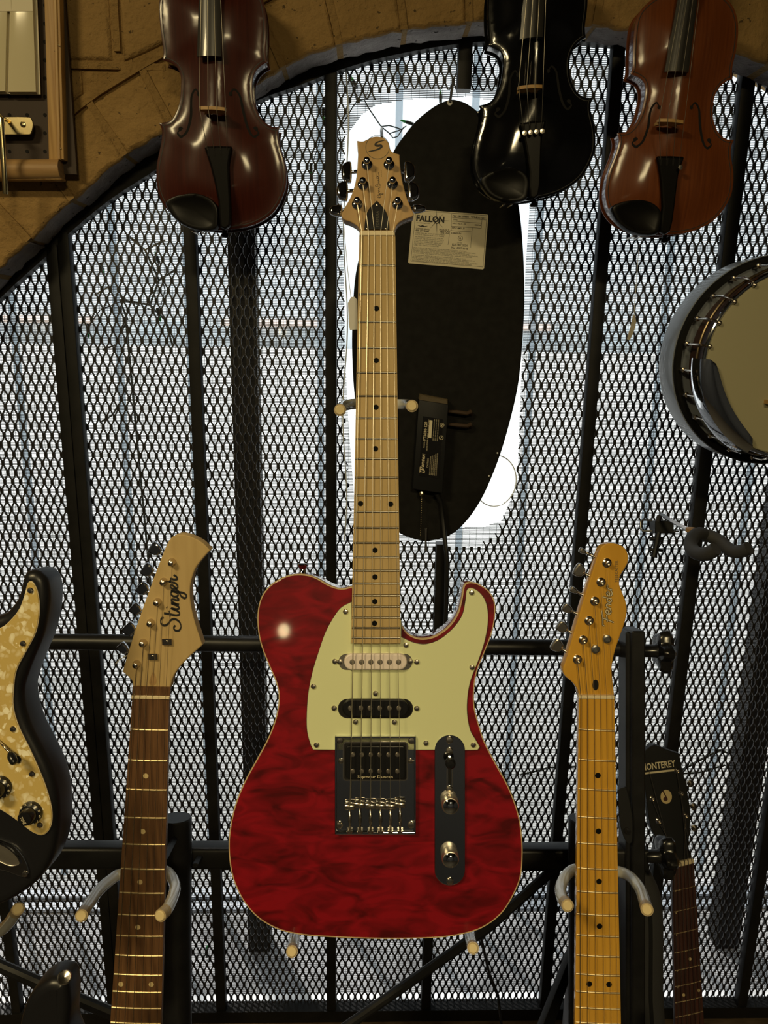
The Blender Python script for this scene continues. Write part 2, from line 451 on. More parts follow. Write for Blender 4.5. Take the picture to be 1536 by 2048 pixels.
def emit(name, col, st):
    m_ = bpy.data.materials.new(name); m_.use_nodes = True; b = m_.node_tree.nodes['Principled BSDF']
    b.inputs['Base Color'].default_value = (.8, .8, .8, 1); b.inputs['Emission Color'].default_value = (*col, 1); b.inputs['Emission Strength'].default_value = st
    return m_

# ================================================================== the place
DW, DG = 1.36, 1.45
WF, GF = upright(DW), upright(DG)
GB = upright(DG - .012)            # front of the gate bars
ARCH_PX = [(-185, 1050), (-178, 930), (-150, 790), (-108, 680), (-58, 600), (0, 537), (58, 481), (102, 436), (142, 402), (242, 317), (321, 267), (410, 217),
           (506, 171), (600, 115), (678, 90), (808, 60), (938, 44), (1050, 40), (1169, 48), (1247, 58), (1370, 80), (1472, 105), (1536, 130), (1640, 180), (1740, 260), (1830, 380), (1885, 520), (1915, 700), (1925, 900)]
arch = WF.LL(ARCH_PX)
arch = [Vector((arch[0].x, 0.0))] + arch + [Vector((arch[-1].x, 0.0))]
archc = crv([tuple(p) for p in arch[1:-1]], 4, False)
def arch_z(x, off=0.0):
    if x < archc[0].x or x > archc[-1].x: return 0.0
    return interp([(p.x, p.y) for p in archc], x) + off
# room shell
XL, XR, YB = -2.3, 2.3, -3.0
struct(MB().box((0, -.8, -.03), (4.9, 4.6, .06)), 'floor', M['floorwood'])
struct(MB().box((0, -.8, CEIL + .03), (4.9, 4.8, .06)), 'ceiling', M['ceiling'])
struct(MB().box((XL - .03, -.8, CEIL / 2), (.06, 4.6, CEIL)), 'wall_left', M['plaster'])
struct(MB().box((XR + .03, -.8, CEIL / 2), (.06, 4.6, CEIL)), 'wall_right', M['plaster'])
struct(MB().box((0, YB - .03, CEIL / 2), (4.7, .06, CEIL)), 'wall_back', M['plaster'])
# wall with the arch: backing plus every stone that shows
T = .098
wb = MB(); xs = [XL - .02 + (4.64) * i / 160 for i in range(161)]
jl, jr = archc[0].x, archc[-1].x
xs = sorted(xs + [jl - .03, jr + .03])
for a, b in zip(xs, xs[1:]):
    c0, c1 = (max(0, arch_z(a, .035)), max(0, arch_z(b, .035)))
    mid = (a + b) / 2
    if mid < jl - .029 or mid > jr + .029: c0 = c1 = 0.0
    elif c0 == 0 or c1 == 0: c0 = c1 = max(c0, c1, arch_z(min(max(mid, jl), jr)))
    wb.add([(a, c0, -.16), (b, c1, -.16), (b, CEIL, -.16), (a, CEIL, -.16), (a, c0, -.005), (b, c1, -.005), (b, CEIL, -.005), (a, CEIL, -.005)],
           [(0, 3, 2, 1), (4, 5, 6, 7), (0, 1, 5, 4), (2, 3, 7, 6), (0, 4, 7, 3), (1, 2, 6, 5)])
wall = struct(wb, 'wall_front', M['mortar'], WF.M, 20)
def arc_at(x):
    for i, (a, b) in enumerate(zip(archc, archc[1:])):
        if a.x <= x <= b.x: return i + (x - a.x) / max(1e-9, b.x - a.x)
    return 0 if x < archc[0].x else len(archc) - 1.001
def arc_pt(t):
    i = min(int(t), len(archc) - 2); f = t - i
    a, b = archc[i], archc[i + 1]; d = (b - a).normalized()
    # smoothed normal
    a0 = archc[max(0, i - 3)]; b0 = archc[min(len(archc) - 1, i + 4)]; d = (b0 - a0).normalized()
    return a.lerp(b, f), Vector((-d.y, d.x))
JX = [-178, -150, -85, -15, 58, 145, 250, 345, 455, 565, 678, 808, 938, 1065, 1190, 1310, 1425, 1540, 1650, 1760, 1860]
def px_t(x):                        # curve parameter of the arch point seen at that pixel column
    best = min(range(len(ARCH_PX) - 1), key=lambda i: 0 if ARCH_PX[i][0] <= x <= ARCH_PX[i + 1][0] else min(abs(ARCH_PX[i][0] - x), abs(ARCH_PX[i + 1][0] - x)) + 1)
    a, b = ARCH_PX[best], ARCH_PX[best + 1]
    return 4 * (best + max(0, min(1, (x - a[0]) / (b[0] - a[0]))))
rng = random.Random(3)
for a, b in zip(JX, JX[1:]):
    t0, t1 = px_t(a), px_t(b); n = 7; lo = []; hi = []
    for k in range(n + 1):
        u = .035 + .93 * k / n
        p, q = arc_pt(lerp(t0, t1, u)); lo.append(p + q * rng.uniform(-.0025, .0015)); hi.append(p + q * (T - .009 + rng.uniform(-.002, .002)))
    pl = ccw(lo + hi[::-1]); top = rng.uniform(-.0015, .002)
    s_ = MB().prism(pl, -.068, top, bev=.006, seg=2)
    k = len(pl); s_.mi = [1 if (i < k) else 0 for i in range(len(s_.f))]
    part(s_, 'stone', [M['ochre'], M['soffit']], wall, ang=50)
    p, q = arc_pt(t1)
    part(MB().ribbon([p + q * .0005, p + q * .03 + Vector((.001, 0)), p + q * .06, p + q * (T - .006)], .0115, -.067, .0683), 'mortar_joint', M['mortar'], wall)
# raised joint that runs round the ring
tt = [px_t(x) for x in range(-150, 1860, 30)]
part(MB().ribbon([arc_pt(t)[0] + arc_pt(t)[1] * (T + .002) for t in tt], .014, -.006, .0078), 'ring_joint', M['mortar'], wall)
z1 = WF.L(230, 132).y; rows = [z1 - .22, z1 - .11, z1, z1 + .108, z1 + .216, z1 + .324, z1 + .432]
offs = [.06, .13, .0, .09, .03, .12]; x232 = WF.L(232, 60).x
for r_, (za, zb) in enumerate(zip(rows, rows[1:])):
    x = x232 + (offs[(r_ + 4) % 6] if r_ != 2 else 0) - .19 * 6
    while x < 1.3:
        wd = .19 + (.02 * ((r_ * 7 + int(x * 50)) % 3 - 1)); xa, xb = x + .009, x + wd - .009
        if abs(x + wd - x232) < .05 and r_ == 2: wd = x232 - x; xb = x232 - .009
        x += wd
        if xb < -1.15: continue
        cols = 10; lo = []; hi = []
        for k in range(cols + 1):
            xx = lerp(xa, xb, k / cols)
            bz = za + .008
            # clear of the ring
            pq = arc_pt(arc_at(max(archc[0].x, min(archc[-1].x, xx))))
            slope = max(.35, pq[1].y)
            bz = max(bz, arch_z(xx) + (T + .012) / slope)
            if bz < zb - .02: lo.append(Vector((xx, bz))); hi.append(Vector((xx, zb - .008)))
        if len(lo) < 4: continue
        pl = lo + hi[::-1]
        part(MB().prism(pl, -.02, rng.uniform(-.001, .002), bev=.006, seg=2), 'stone', M['ochre'], wall, ang=50)
        if zb - za > .05:
            xm = xb + .009; bz = max(za, arch_z(xm) + (T + .01) / .7)
            if bz < zb - .02: part(MB().ribbon([Vector((xm, bz)), Vector((xm, zb))], .010, -.006, .0065), 'mortar_joint', M['mortar'], wall)
    part(MB().ribbon([Vector((x_, max(za, 0))) for x_ in (-1.15, -.6)] if r_ != 2 else [Vector((WF.L(0, 130).x - .3, za)), Vector((WF.L(330, 130).x, za))], .010, -.006, .0065), 'mortar_joint', M['mortar'], wall)
# threshold under the gate
struct(MB().box((0, .012, .09), (2.6, .024, .22)), 'trim_1', M['sillwood'], GF.M)

# ------------------------------------------------------------------ outside the window
DO = DG + .36
OF = upright(DO)
struct(MB().box((0, .01, -.23), (2.4, .06, .40)), 'trim_2', M['ledge'], GF.M)          # stone ledge between gate and glass
win = thing('window_1', None, None, OF.M); win['kind'] = 'structure'
mull = [(232, 600), (376, 600), (641, 600), (798, 250), (950, 250), (1076, 500), (1342, 500), (1545, 600), (60, 1000), (-60, 900), (1700, 700)]
mx = sorted(OF.L(*p).x for p in mull)
part(MB().box((0, .050, 0), (2.6, .02, .03)), 'bottom_rail', M['alu'], win)
part(MB().box((0, .044, .035), (2.6, .010, .03)), 'sill_rail', M['alu'], win)
for x in mx: part(MB().box((x, 1.22, 0), (.015, 2.2, .008)), 'mullion', M['glazing_bar'], win)
for a, b in zip(mx, mx[1:]): part(MB().box(((a + b) / 2, 1.22, -.004), (b - a - .017, 2.1, .004)), 'pane', M['glass'], win)
PF = upright(DG + .20)
for k, (xa, xb, y, lb) in enumerate(((471, 521, 900, 'wide black post behind the mesh, beside the black-fingerboard violin'), (1447, 1494, 1700, 'dark post behind the mesh at the banjo side'))):
    a, b = PF.L(xa, y).x, PF.L(xb, y).x
    po = struct(MB().box(((a + b) / 2, 1.03, 0), (b - a, 2.06, .05)), 'trim_%d' % (3 + k), M['dark'], PF.M)
struct(MB().box((0, 36.3, -.08), (160, 69, .06)), 'ground', M['pave'])
fa = thing('facade', 'pale building front across the street', 'building', Matrix.Translation((0, 64, -.05)))
part(MB().box((0, 0, 1.2), (120, .3, 2.4)), 'wall', M['facade'], fa)
for i in range(-9, 10):
    part(MB().box((i * 6.1, -.2, 1.2), (3.4, .12, 1.3)), 'window', M['facade_win'], fa)
for i in (-5, -2, 1, 4): part(MB().box((i * 6.1 + 3, -.7, 1.9), (8, 1.2, .2), Matrix.Rotation(R(18), 3, 'X')), 'awning', M['facade_red'], fa)
# bare street shrub close behind the glass
tw = thing('bare_shrub', 'bare dark shrub twigs seen through the screen', 'shrub', Matrix.Translation((P(300, 610, 1.83).x, P(300, 610, 1.83).y, -.05)))
def branch(pts, r=.0025, name='branch'):
    return part(MB().tube([P(*p) for p in pts], r, 6), name, M['bark'], tw, world=True)
g0 = P(240, 600, 1.9); g0 = Vector((g0.x, g0.y + .1, -.05))
part(MB().tube([g0, g0 + Vector((.01, 0, .7)), P(252, 640, 1.9)], .003, 6), 'stem', M['bark'], tw, world=True)
branch([(255, 640, 1.9), (240, 600, 1.88), (300, 610, 1.86), (318, 560, 1.85), (290, 500, 1.85), (255, 470, 1.85)], .003)
for q in ([(318, 560, 1.85), (350, 540, 1.86), (372, 500, 1.86)], [(290, 500, 1.85), (330, 480, 1.86)], [(300, 610, 1.86), (330, 640, 1.86), (345, 690, 1.86)], [(260, 605, 1.88), (215, 575, 1.88), (190, 590, 1.88)], [(252, 645, 1.9), (230, 690, 1.9), (205, 700, 1.9)], [(255, 780, 1.9), (225, 830, 1.9), (200, 845, 1.9)]):
    branch(q)
tw = thing('bare_shrub', 'bare twigs beyond the screen beside the lettered black headstock', 'shrub', Matrix.Translation((P(1350, 1545, 1.95).x, P(1350, 1545, 1.95).y, -.05)))
g0 = P(1350, 1600, 1.98); g0 = Vector((g0.x, g0.y + .05, -.05))
part(MB().tube([g0, g0 + Vector((0, 0, .15)), P(1350, 1545, 1.98)], .0025, 6), 'stem', M['bark'], tw, world=True)
branch([(1350, 1548, 1.98), (1400, 1520, 1.98), (1440, 1500, 1.98), (1480, 1515, 2.0)], .003)
branch([(1350, 1548, 1.98), (1400, 1545, 1.98), (1450, 1530, 1.98)]); branch([(1350, 1548, 1.98), (1280, 1530, 1.98), (1100, 1535, 2.0), (1040, 1550, 2.0)])

# ------------------------------------------------------------------ the gate
gate = thing('security_gate', 'black steel arched gate with diamond mesh filling the wall opening', 'gate', GF.M)
RAIL_PX = [(-150, 900), (-120, 770), (-60, 670), (0, 598), (94, 512), (142, 464), (220, 400), (312, 340), (410, 270), (508, 205), (600, 171), (678, 141), (782, 112), (912, 89), (1020, 82), (1130, 82), (1243, 91), (1350, 108), (1464, 130), (1536, 165), (1640, 225), (1740, 320), (1800, 440), (1830, 600)]
rail = crv([tuple(p) for p in GF.LL(RAIL_PX, .01)], 3, False)
def rail_z(x): return interp([(p.x, p.y) for p in rail], x)
rp = rail; rh = [p + Vector((0, .024)) for p in rail]
rb = MB()
rr_ = []
for p in rail:
    rr_.append([Vector((p.x, p.y, -.01)), Vector((p.x, p.y, .012)), Vector((p.x, p.y + .042, .012)), Vector((p.x, p.y + .042, -.01))])
rb.rings(rr_); part(rb, 'arch_rail', M['gate'], gate)
part(MB().box((0, .040, 0), (2.6, .030, .030)), 'bottom_rail', M['gate'], gate)
def bar(x, wd, z0=.03, z1=None):
    z1 = rail_z(x) + .012 if z1 is None else z1
    return part(MB().prism(rrect(x - wd / 2, -.010, x + wd / 2, .012, .002, 2), z0, z1).tf(Matrix(((1, 0, 0, 0), (0, 0, 1, 0), (0, 1, 0, 0), (0, 0, 0, 1)))), 'bar', M['gate'], gate)
def bx(px, py): return GF.L(px, py, .012).x
for (p, y, wd) in ((23, 1950, .020), (388, 700, .0215), (662, 700, .0205), (1203, 560, .0215), (1405, 980, .0245), (1487, 2000, .0215)):
    bar(bx(p, y), wd)
xb = bx(160, 1080)
bar(xb - .0105, .0205); bar(xb + .0105, .0205)
bar(bx(-190, 1500), .0205); bar(bx(1690, 1900), .0205); bar(bx(1690, 1900) + .2, .0205)
xe = bx(930, 140); bar(xe, .0235, GF.L(930, 178, .012).y)
xe2 = bx(882, 1150); bar(xe2, .0215, .03, GF.L(882, 1089, .012).y)
# hole that was cut round the hanging sign
HOLE_M = [(684, 460), (686, 330), (690, 245), (702, 213), (727, 197), (757, 189), (786, 183), (821, 181), (857, 179), (915, 179), (952, 181), (1000, 188), (1040, 215), (1062, 280), (1072, 360), (1072, 437), (1062, 572), (1057, 657), (1047, 720), (1043, 800), (1038, 892), (1030, 978), (1012, 1021), (987, 1070), (964, 1089), (895, 1089), (799, 1086), (740, 1086), (712, 1070), (701, 1030), (692, 906), (689, 806), (686, 650)]
HOLE_S = [(687, 520), (684, 400), (690, 275), (723, 230), (752, 209), (790, 203), (840, 196), (890, 198), (938, 192), (1000, 205), (1035, 250), (1055, 330), (1059, 420), (1051, 538), (1047, 657), (1043, 740), (1040, 806), (1035, 963), (1021, 1000), (1004, 1041), (967, 1054), (922, 1055), (840, 1062), (760, 1060), (712, 1040), (705, 950), (697, 850), (690, 700)]
hm = GF.LL(HOLE_M, -.012); hs = GF.LL(HOLE_S, -.03)
# expanded metal: strands that zigzag and meet at knuckles
SW, LW, WID = .01487, .0357, .0029
mm_ = MB(); x0, x1 = jl + .01, min(1.12, jr - .01)
i = 0; x = x0
hb = (min(p.x for p in hm), max(p.x for p in hm), min(p.y for p in hm), max(p.y for p in hm))
while x < x1:
    sgn = 1 if i % 2 == 0 else -1
    zt = rail_z(x) + .012; z = .05; k = 0; prev = None
    # points of the strand: knuckle half length .16 LW
    seq = []
    kn = .10 * LW
    while z < zt + LW / 2:
        s_ = sgn * (1 if k % 2 == 0 else -1); xx = x + s_ * (SW / 4 - .0009)
        seq += [(xx, z - kn), (xx, z + kn)]; z += LW / 2; k += 1
    for a, b in zip(seq, seq[1:]):
        if max(a[1], b[1]) > zt + .01: continue
        c = ((a[0] + b[0]) / 2, (a[1] + b[1]) / 2)
        if hb[0] < c[0] < hb[1] and hb[2] < c[1] < hb[3] and inside(hm, c): continue
        h = WID / 2 + (.0006 if abs(a[0] - b[0]) < 1e-6 else 0)
        # a strand stands tilted, so it has depth as well as width
        za, zb_ = -.0135, -.0105
        vs = [(a[0] - h, a[1], za), (a[0] + h, a[1], za), (a[0] + h, a[1], zb_), (a[0] - h, a[1], zb_),
              (b[0] - h, b[1], za), (b[0] + h, b[1], za), (b[0] + h, b[1], zb_), (b[0] - h, b[1], zb_)]
        mm_.add(vs, [(0, 4, 5, 1), (1, 5, 6, 2), (2, 6, 7, 3), (3, 7, 4, 0)])
    x += SW / 2; i += 1
part(mm_, 'expanded_mesh', M['meshmetal'], gate, ang=30)
# sun screen: fine louvres close behind the mesh, held by thin vertical threads
scr = thing('sun_screen', 'dark louvred sun screen stretched behind the diamond mesh', 'screen', GF.M)
sm = MB(); pitch = .00285; z = .06
top = max(p.y for p in rail)
SX0, SX1 = max(-.98, jl + .004), min(1.10, jr - .004)
ys = [p.y for p in hs]
arcin = [(p.x, p.y) for p in archc]
while z < top + .06:
    iv = [(SX0, SX1)]
    # clip to the arch
    xa, xb_ = SX0, SX1
    if z > .9:
        zs = [(q[0], q[1]) for q in arcin]
        ins = [q[0] for q in zs if q[1] + .01 > z]
        if not ins: z += pitch; continue
        xa, xb_ = max(xa, min(ins) - .01), min(xb_, max(ins) + .01)
    iv = [(xa, xb_)]
    if min(ys) < z < max(ys):
        cr = []
        for a, b in zip(hs, hs[1:] + hs[:1]):
            if (a.y > z) != (b.y > z): cr.append(a.x + (b.x - a.x) * (z - a.y) / (b.y - a.y))
        if len(cr) >= 2: iv = [(xa, min(cr)), (max(cr), xb_)]
    for a, b in iv:
        if b - a < .01: continue
        h, d = .00056, .0004
        sm.add([(a, z - h, -.03 - d), (b, z - h, -.03 - d), (b, z - h, -.03 + d), (a, z - h, -.03 + d), (a, z + h, -.03 - d), (b, z + h, -.03 - d), (b, z + h, -.03 + d), (a, z + h, -.03 + d)],
               [(0, 4, 5, 1), (1, 5, 6, 2), (2, 6, 7, 3), (3, 7, 4, 0)])
    z += pitch
o = part(sm, 'louvres', M['screen'], scr, ang=30, kind='stuff')
tm = MB(); x = SX0
while x < SX1:
    zt = min(arch_z(x), rail_z(x) + .05) if arch_z(x) > 0 else .9
    segs = [(.06, zt)]
    cr = sorted(a.y + (b.y - a.y) * (x - a.x) / (b.x - a.x) for a, b in zip(hs, hs[1:] + hs[:1]) if (a.x > x) != (b.x > x))
    if len(cr) >= 2: segs = [(.06, cr[0]), (cr[-1], zt)]
    for a, b in segs:
        if b - a > .005: tm.box((x, (a + b) / 2, -.0312), (.0005, b - a, .0005))
    x += .0135
part(tm, 'threads', M['screen'], scr, kind='stuff')

# ------------------------------------------------------------------ lamps of the shop (above and behind the camera)
def lamp_light(parent, pw, sx, sy, loc, rot=None):
    ld = bpy.data.lights.new('lamp_light', 'AREA'); ld.shape = 'RECTANGLE'; ld.size = sx; ld.size_y = sy
    ld.energy = pw; ld.color = LAMP_COL
    lo_ = bpy.data.objects.new('lamp_light', ld); COL.objects.link(lo_); lo_.parent = parent; lo_.location = loc
    if rot: lo_.rotation_euler = rot; ld.shape = 'ELLIPSE'
for k, ((x, y), pw, hx, hy) in enumerate(LAMPS):
    lb = ['square warm ceiling lamp nearest the pegboard corner', 'square warm ceiling lamp behind the camera'][k]
    l = thing('ceiling_lamp', lb, 'lamp', Matrix.Translation((x, y, CEIL)), 'ceiling lamps')
    part(MB().prism(rrect(-hx - .03, -hy - .03, hx + .03, hy + .03, .02), -.05, 0, bev0=.008), 'housing', M['blacksatin'], l)
    part(MB().prism(rrect(-hx, -hy, hx, hy, .01), -.056, -.049), 'diffuser', emit('lamp diffuser', LAMP_COL, 5.0), l)
    lamp_light(l, pw, 2 * hx, 2 * hy, (0, 0, -.062))
HX, HY = .032, .040
wl = thing('wall_lamp', 'warm wall lamp on the back wall of the shop', 'lamp', Matrix.Translation(WALL_LAMP[0]))
part(MB().prism(rrect(-.06, -.06, .06, .06, .02), -.06, -.02).tf(Matrix.Rotation(R(-90), 4, 'X')), 'backplate', M['blacksatin'], wl)
part(MB().prism(rrect(-HX, -HY, HX, HY, .03), -.02, .03, bev=.015, seg=3).tf(Matrix.Rotation(R(-90), 4, 'X')), 'shade', emit('lamp shade', LAMP_COL, 3.0), wl)
lamp_light(wl, WALL_LAMP[1], 2 * HX, 2 * HY, (0, .036, 0), (R(90), 0, 0))

# ================================================================== shared small parts
def screw_mesh(r=.0032, name='screw', mt='nickel'):
    b = MB().lathe([(r, -.001), (r, .0006), (r * .8, .0014), (r * .35, .0017), (.0001, .0017)], 12)
    me = b.mesh(name, M[mt]); return me
SCREW = screw_mesh(); SCREW_BIG = screw_mesh(.0042)
def cross(o, r, z=.0017):
    pass
def screws(parent, fr, pts, h, me=None, name='screw'):
    for (x, y) in pts:
        p = fr.L(x, y, h); at(part(me or SCREW, name, None, parent), p.x, p.y, h, rng.uniform(0, 3))
POST = MB().lathe([(.0062, 0), (.0062, .0014), (.0050, .0026), (.0034, .0030), (.0031, .0085), (.0038, .0105), (.0036, .0128), (.0020, .0140), (.0001, .0142)], 16).mesh('tuner_post', M['chrome'])
POST_S = MB().lathe([(.0054, 0), (.0054, .0012), (.0040, .0024), (.0032, .0028), (.0030, .0075), (.0018, .0078), (.0017, .0050), (.0001, .0050)], 16).mesh('tuner_post', M['nickel'])
DOT = {}
def dot_mesh(r, mt):
    k = (r, mt)
    if k not in DOT: DOT[k] = MB().prism(circ(0, 0, r, 18), -.0006, .00015).mesh('inlay_dot', M[mt])
    return DOT[k]
def neck(root, fr, h, L0, R0, L1, R1, frets, dots, board, back, dotmat, dotr=.0032, slope=0.0, th=.020, fext=0.0, fretw=.0028, slab=.006, fmat='fret'):
    """fingerboard between two lines of pixels (left/right at the nut, left/right at the far end), frets at pixel heights"""
    a, b, c, d = [fr.L(*p, h) for p in (L0, R0, L1, R1)]
    bd = MB(); k = 8
    def cs(p, q, z0, z1, dep):
        return [Vector((p.x, p.y, z0))] + [Vector((lerp(p.x, q.x, t), lerp(p.y, q.y, t), z1 - 0)) for t in (.0,)] 
    ring0, ring1 = [], []
    top = 6
    for (p, q, rr) in ((a, b, ring0), (c, d, ring1)):
        for i in range(top + 1):
            t = i / top; cr = .0009 * (1 - (2 * t - 1) ** 2)
            pp = p.lerp(q, t); rr.append(Vector((pp.x, pp.y, h - .0009 + cr)))
        rr.append(Vector((q.x, q.y, h - slab))); rr.append(Vector((p.x, p.y, h - slab)))
    part(MB().rings([ring0, ring1]), 'fingerboard', M[board], root, ang=25)
    r0, r1 = [], []
    for (p, q, rr) in ((a, b, r0), (c, d, r1)):
        for i in range(11):
            t = math.pi * i / 10; u = .5 - .5 * math.cos(t); pp = p.lerp(q, u)
            rr.append(Vector((pp.x, pp.y, h - slab - .0002 - (th - slab) * math.sin(t) ** .7)))
    part(MB().rings([r0, r1]), 'neck_back', M[back], root)
    for y in frets:
        def xat(P0, P1, yy): return P0[0] + (P1[0] - P0[0]) * (yy - P0[1]) / (P1[1] - P0[1])
        xl, xr = xat(L0, L1, y), xat(R0, R1, y); sl = slope * (xr - xl) / 2
        p, q = fr.L(xl + 1.2, y - sl, h), fr.L(xr - 1.2, y + sl, h)
        dd = (q - p); n_ = Vector((-dd.y, dd.x)).normalized() * fretw / 2
        vs = []; fs = []; PR = [(-1, -.0005), (-.88, .0004), (-.5, .0010), (0, .00125), (.5, .0010), (.88, .0004), (1, -.0005)]; k7 = len(PR)
        for i in range(5):
            t = i / 4; cr = .0009 * (1 - (2 * t - 1) ** 2) - .0009; pp = p.lerp(q, t); z = h + cr
            vs += [(pp.x + n_.x * a_, pp.y + n_.y * a_, z + b_) for a_, b_ in PR]
            if i:
                o_ = k7 * (i - 1)
                for k_ in range(k7): l_ = (k_ + 1) % k7; fs.append((o_ + k_, o_ + k7 + k_, o_ + k7 + l_, o_ + l_))
        fs += [tuple(range(k7)), tuple(range(5 * k7 - 1, 4 * k7 - 1, -1))]
        part(MB().add(vs, fs), 'fret', M[fmat], root, ang=60)
    for (x, y) in dots:
        p = fr.L(x, y, h); at(part(dot_mesh(dotr, dotmat), 'inlay_dot', None, root), p.x, p.y, h)
def strings(root, fr, top, bot, h0, h1, rad, mt='string'):
    for i, (a, b) in enumerate(zip(top, bot)):
        p, q = fr.L3(*a, h0), fr.L3(*b, h1)
        part(MB().tube([p, q], rad[i], 6), 'string', M[mt], root)
RADS = [.00062, .00054, .00045, .00034, .00028, .00024]

# ================================================================== the red guitar
RF = lean_frame(751, 1324, .885)
HB = .0095                           # fingerboard stands this far above the top
red = thing('electric_guitar', 'red quilted single-cutaway electric guitar with pale green pickguard, standing in the centre', 'guitar', RF.M)
BODY = [(704, 1173, 1), (682, 1177), (658, 1170), (634, 1156), (614, 1149.5), (589, 1148.6), (565, 1155), (541, 1170), (523, 1193), (515, 1225), (516, 1262), (523, 1294), (537, 1330), (551, 1363), (557, 1391), (554, 1423), (544, 1457), (530, 1488), (513, 1519), (488, 1565), (470, 1610), (459.5, 1658), (457, 1698), (462, 1743), (474, 1779), (492.5, 1811), (521, 1840), (561, 1861), (610, 1871), (666, 1875), (739, 1878), (803, 1878.5), (876, 1876), (924.5, 1869), (965, 1856), (1001, 1830), (1025, 1795), (1041.5, 1755), (1045.6, 1710), (1043.6, 1666), (1035.5, 1622), (1017, 1573), (993, 1529), (971, 1487), (960, 1455), (949.5, 1415), (948.7, 1379), (954.7, 1342), (969, 1306), (983, 1270), (990, 1237), (990, 1205), (979, 1183), (960, 1169), (942, 1164), (930, 1168), (926, 1178), (922, 1201), (914, 1229), (896, 1254), (868, 1273), (840, 1277), (817.5, 1268), (805, 1252), (800, 1237, 1), (752, 1230)]
bo = ccw([RF.L(p.x, p.y) for p in crv(BODY, 4)])
part(MB().prism(inset(bo, .0006), -.044, -.0003, bev=.0012, seg=2, bev0=.004), 'body', M['quilt'], red)
ins = inset(bo, .0014); n = len(bo)
bd = MB().rings([[Vector((p.x, p.y, -.0075)) for p in bo], [Vector((p.x, p.y, -.0006)) for p in bo], [Vector((p.x, p.y, 0)) for p in inset(bo, .0004)], [Vector((p.x, p.y, 0)) for p in ins], [Vector((p.x, p.y, -.004)) for p in ins]], False, False)
part(bd, 'binding', M['binding'], red, 'thin cream edge binding')
PG = [(704, 1203, 1), (682, 1215), (666, 1236), (650, 1266), (636, 1306), (624, 1346), (616, 1387), (613, 1431), (614, 1464), (621, 1490), (626, 1500, 1), (680, 1500.5), (780, 1500.5), (880, 1500.5), (954, 1500.5), (960, 1494, 1), (951, 1478), (941, 1460), (935, 1427), (936, 1391), (942.6, 1358.6), (957, 1322), (969, 1286), (976, 1250), (976, 1221), (969, 1197), (955, 1181), (941, 1175.5), (933, 1181), (930.5, 1201), (924.5, 1229), (908, 1254), (880, 1278), (852, 1288), (828, 1285), (803, 1274, 1), (803, 1240, 1), (704, 1240, 1)]
pg = ccw([RF.L(p.x, p.y, .002) for p in crv(PG, 4)])
part(MB().prism(pg, .0001, .0013), 'pickguard_edge', M['mintedge'], red)
part(MB().prism(inset(pg, .0004), .0012, .0022, bev=.0004, seg=1), 'pickguard', M['mint'], red, 'pale green plastic pickguard')
screws(red, RF, [(943.4, 1185.4), (691, 1223.7), (812, 1290.7), (944, 1335), (627, 1373), (633, 1490), (852, 1486.5), (946.6, 1490)], .0024)
FR_RED = [530.8, 588, 644, 696, 745.2, 792.2, 836.3, 877.9, 917.7, 955, 990.8, 1023.7, 1055.8, 1085.9, 1114.6, 1141.5, 1167, 1191, 1213.5, 1235.4, 1256, 1275.8]
neck(red, RF, HB, (718.5, 470), (790.5, 470), (702.2, 1287), (801.5, 1287), FR_RED,
     [(753, 617), (752.6, 721), (752, 814.6), (751, 897.6), (721, 1007), (781, 1008), (750, 1100.5), (750, 1154), (749.6, 1203), (749, 1246.7)], 'maple', 'mapleneck', 'fretdot', .0031, th=.024, fmat='fret_dim')
HS = [(721, 462, 1), (714.6, 452), (701.6, 444), (688.5, 439), (683, 430), (690, 414), (700, 396), (708, 375), (713, 351.6), (715, 328), (716, 307), (714.6, 291), (714, 281, 1), (725, 282.5), (735.4, 278), (746, 273.4), (759, 273), (770.6, 277), (778, 288), (781, 299), (787.5, 305), (799, 308.6, 1), (800, 328), (803, 351.6), (808, 375), (816, 401), (826.6, 425), (826, 432), (808, 439), (795, 448), (789, 462, 1)]
HZ = HB - .003
hs_ = [RF.L(p.x, p.y, HZ) for p in crv(HS, 4)]
part(MB().prism(hs_, HZ - .0145, HZ, bev=.001, seg=2), 'headstock', M['mapleneck'], red)
a, b, c, d = [RF.L(*p, HB + .001) for p in ((719.5, 461), (789, 461), (790.2, 471), (718.6, 471))]
part(MB().prism([a, b, c, d], HZ - .002, HB + .0012, bev=.0006, seg=1), 'nut', M['bone'], red)
TP = [(734, 330), (778, 330), (726, 370), (785, 369), (714.6, 409), (795, 409)]
for (x, y) in TP:
    p = RF.L(x, y, HZ); at(part(POST, 'tuner_post', None, red), p.x, p.y, HZ)
BTN = [(693, 344, 0, 21, 39), (684.5, 382, 0, 23, 37), (672, 421, 1, 26, 21), (819.5, 343, 0, 22, 38), (827, 383, 0, 23, 36), (839, 417, 1, 26, 15)]
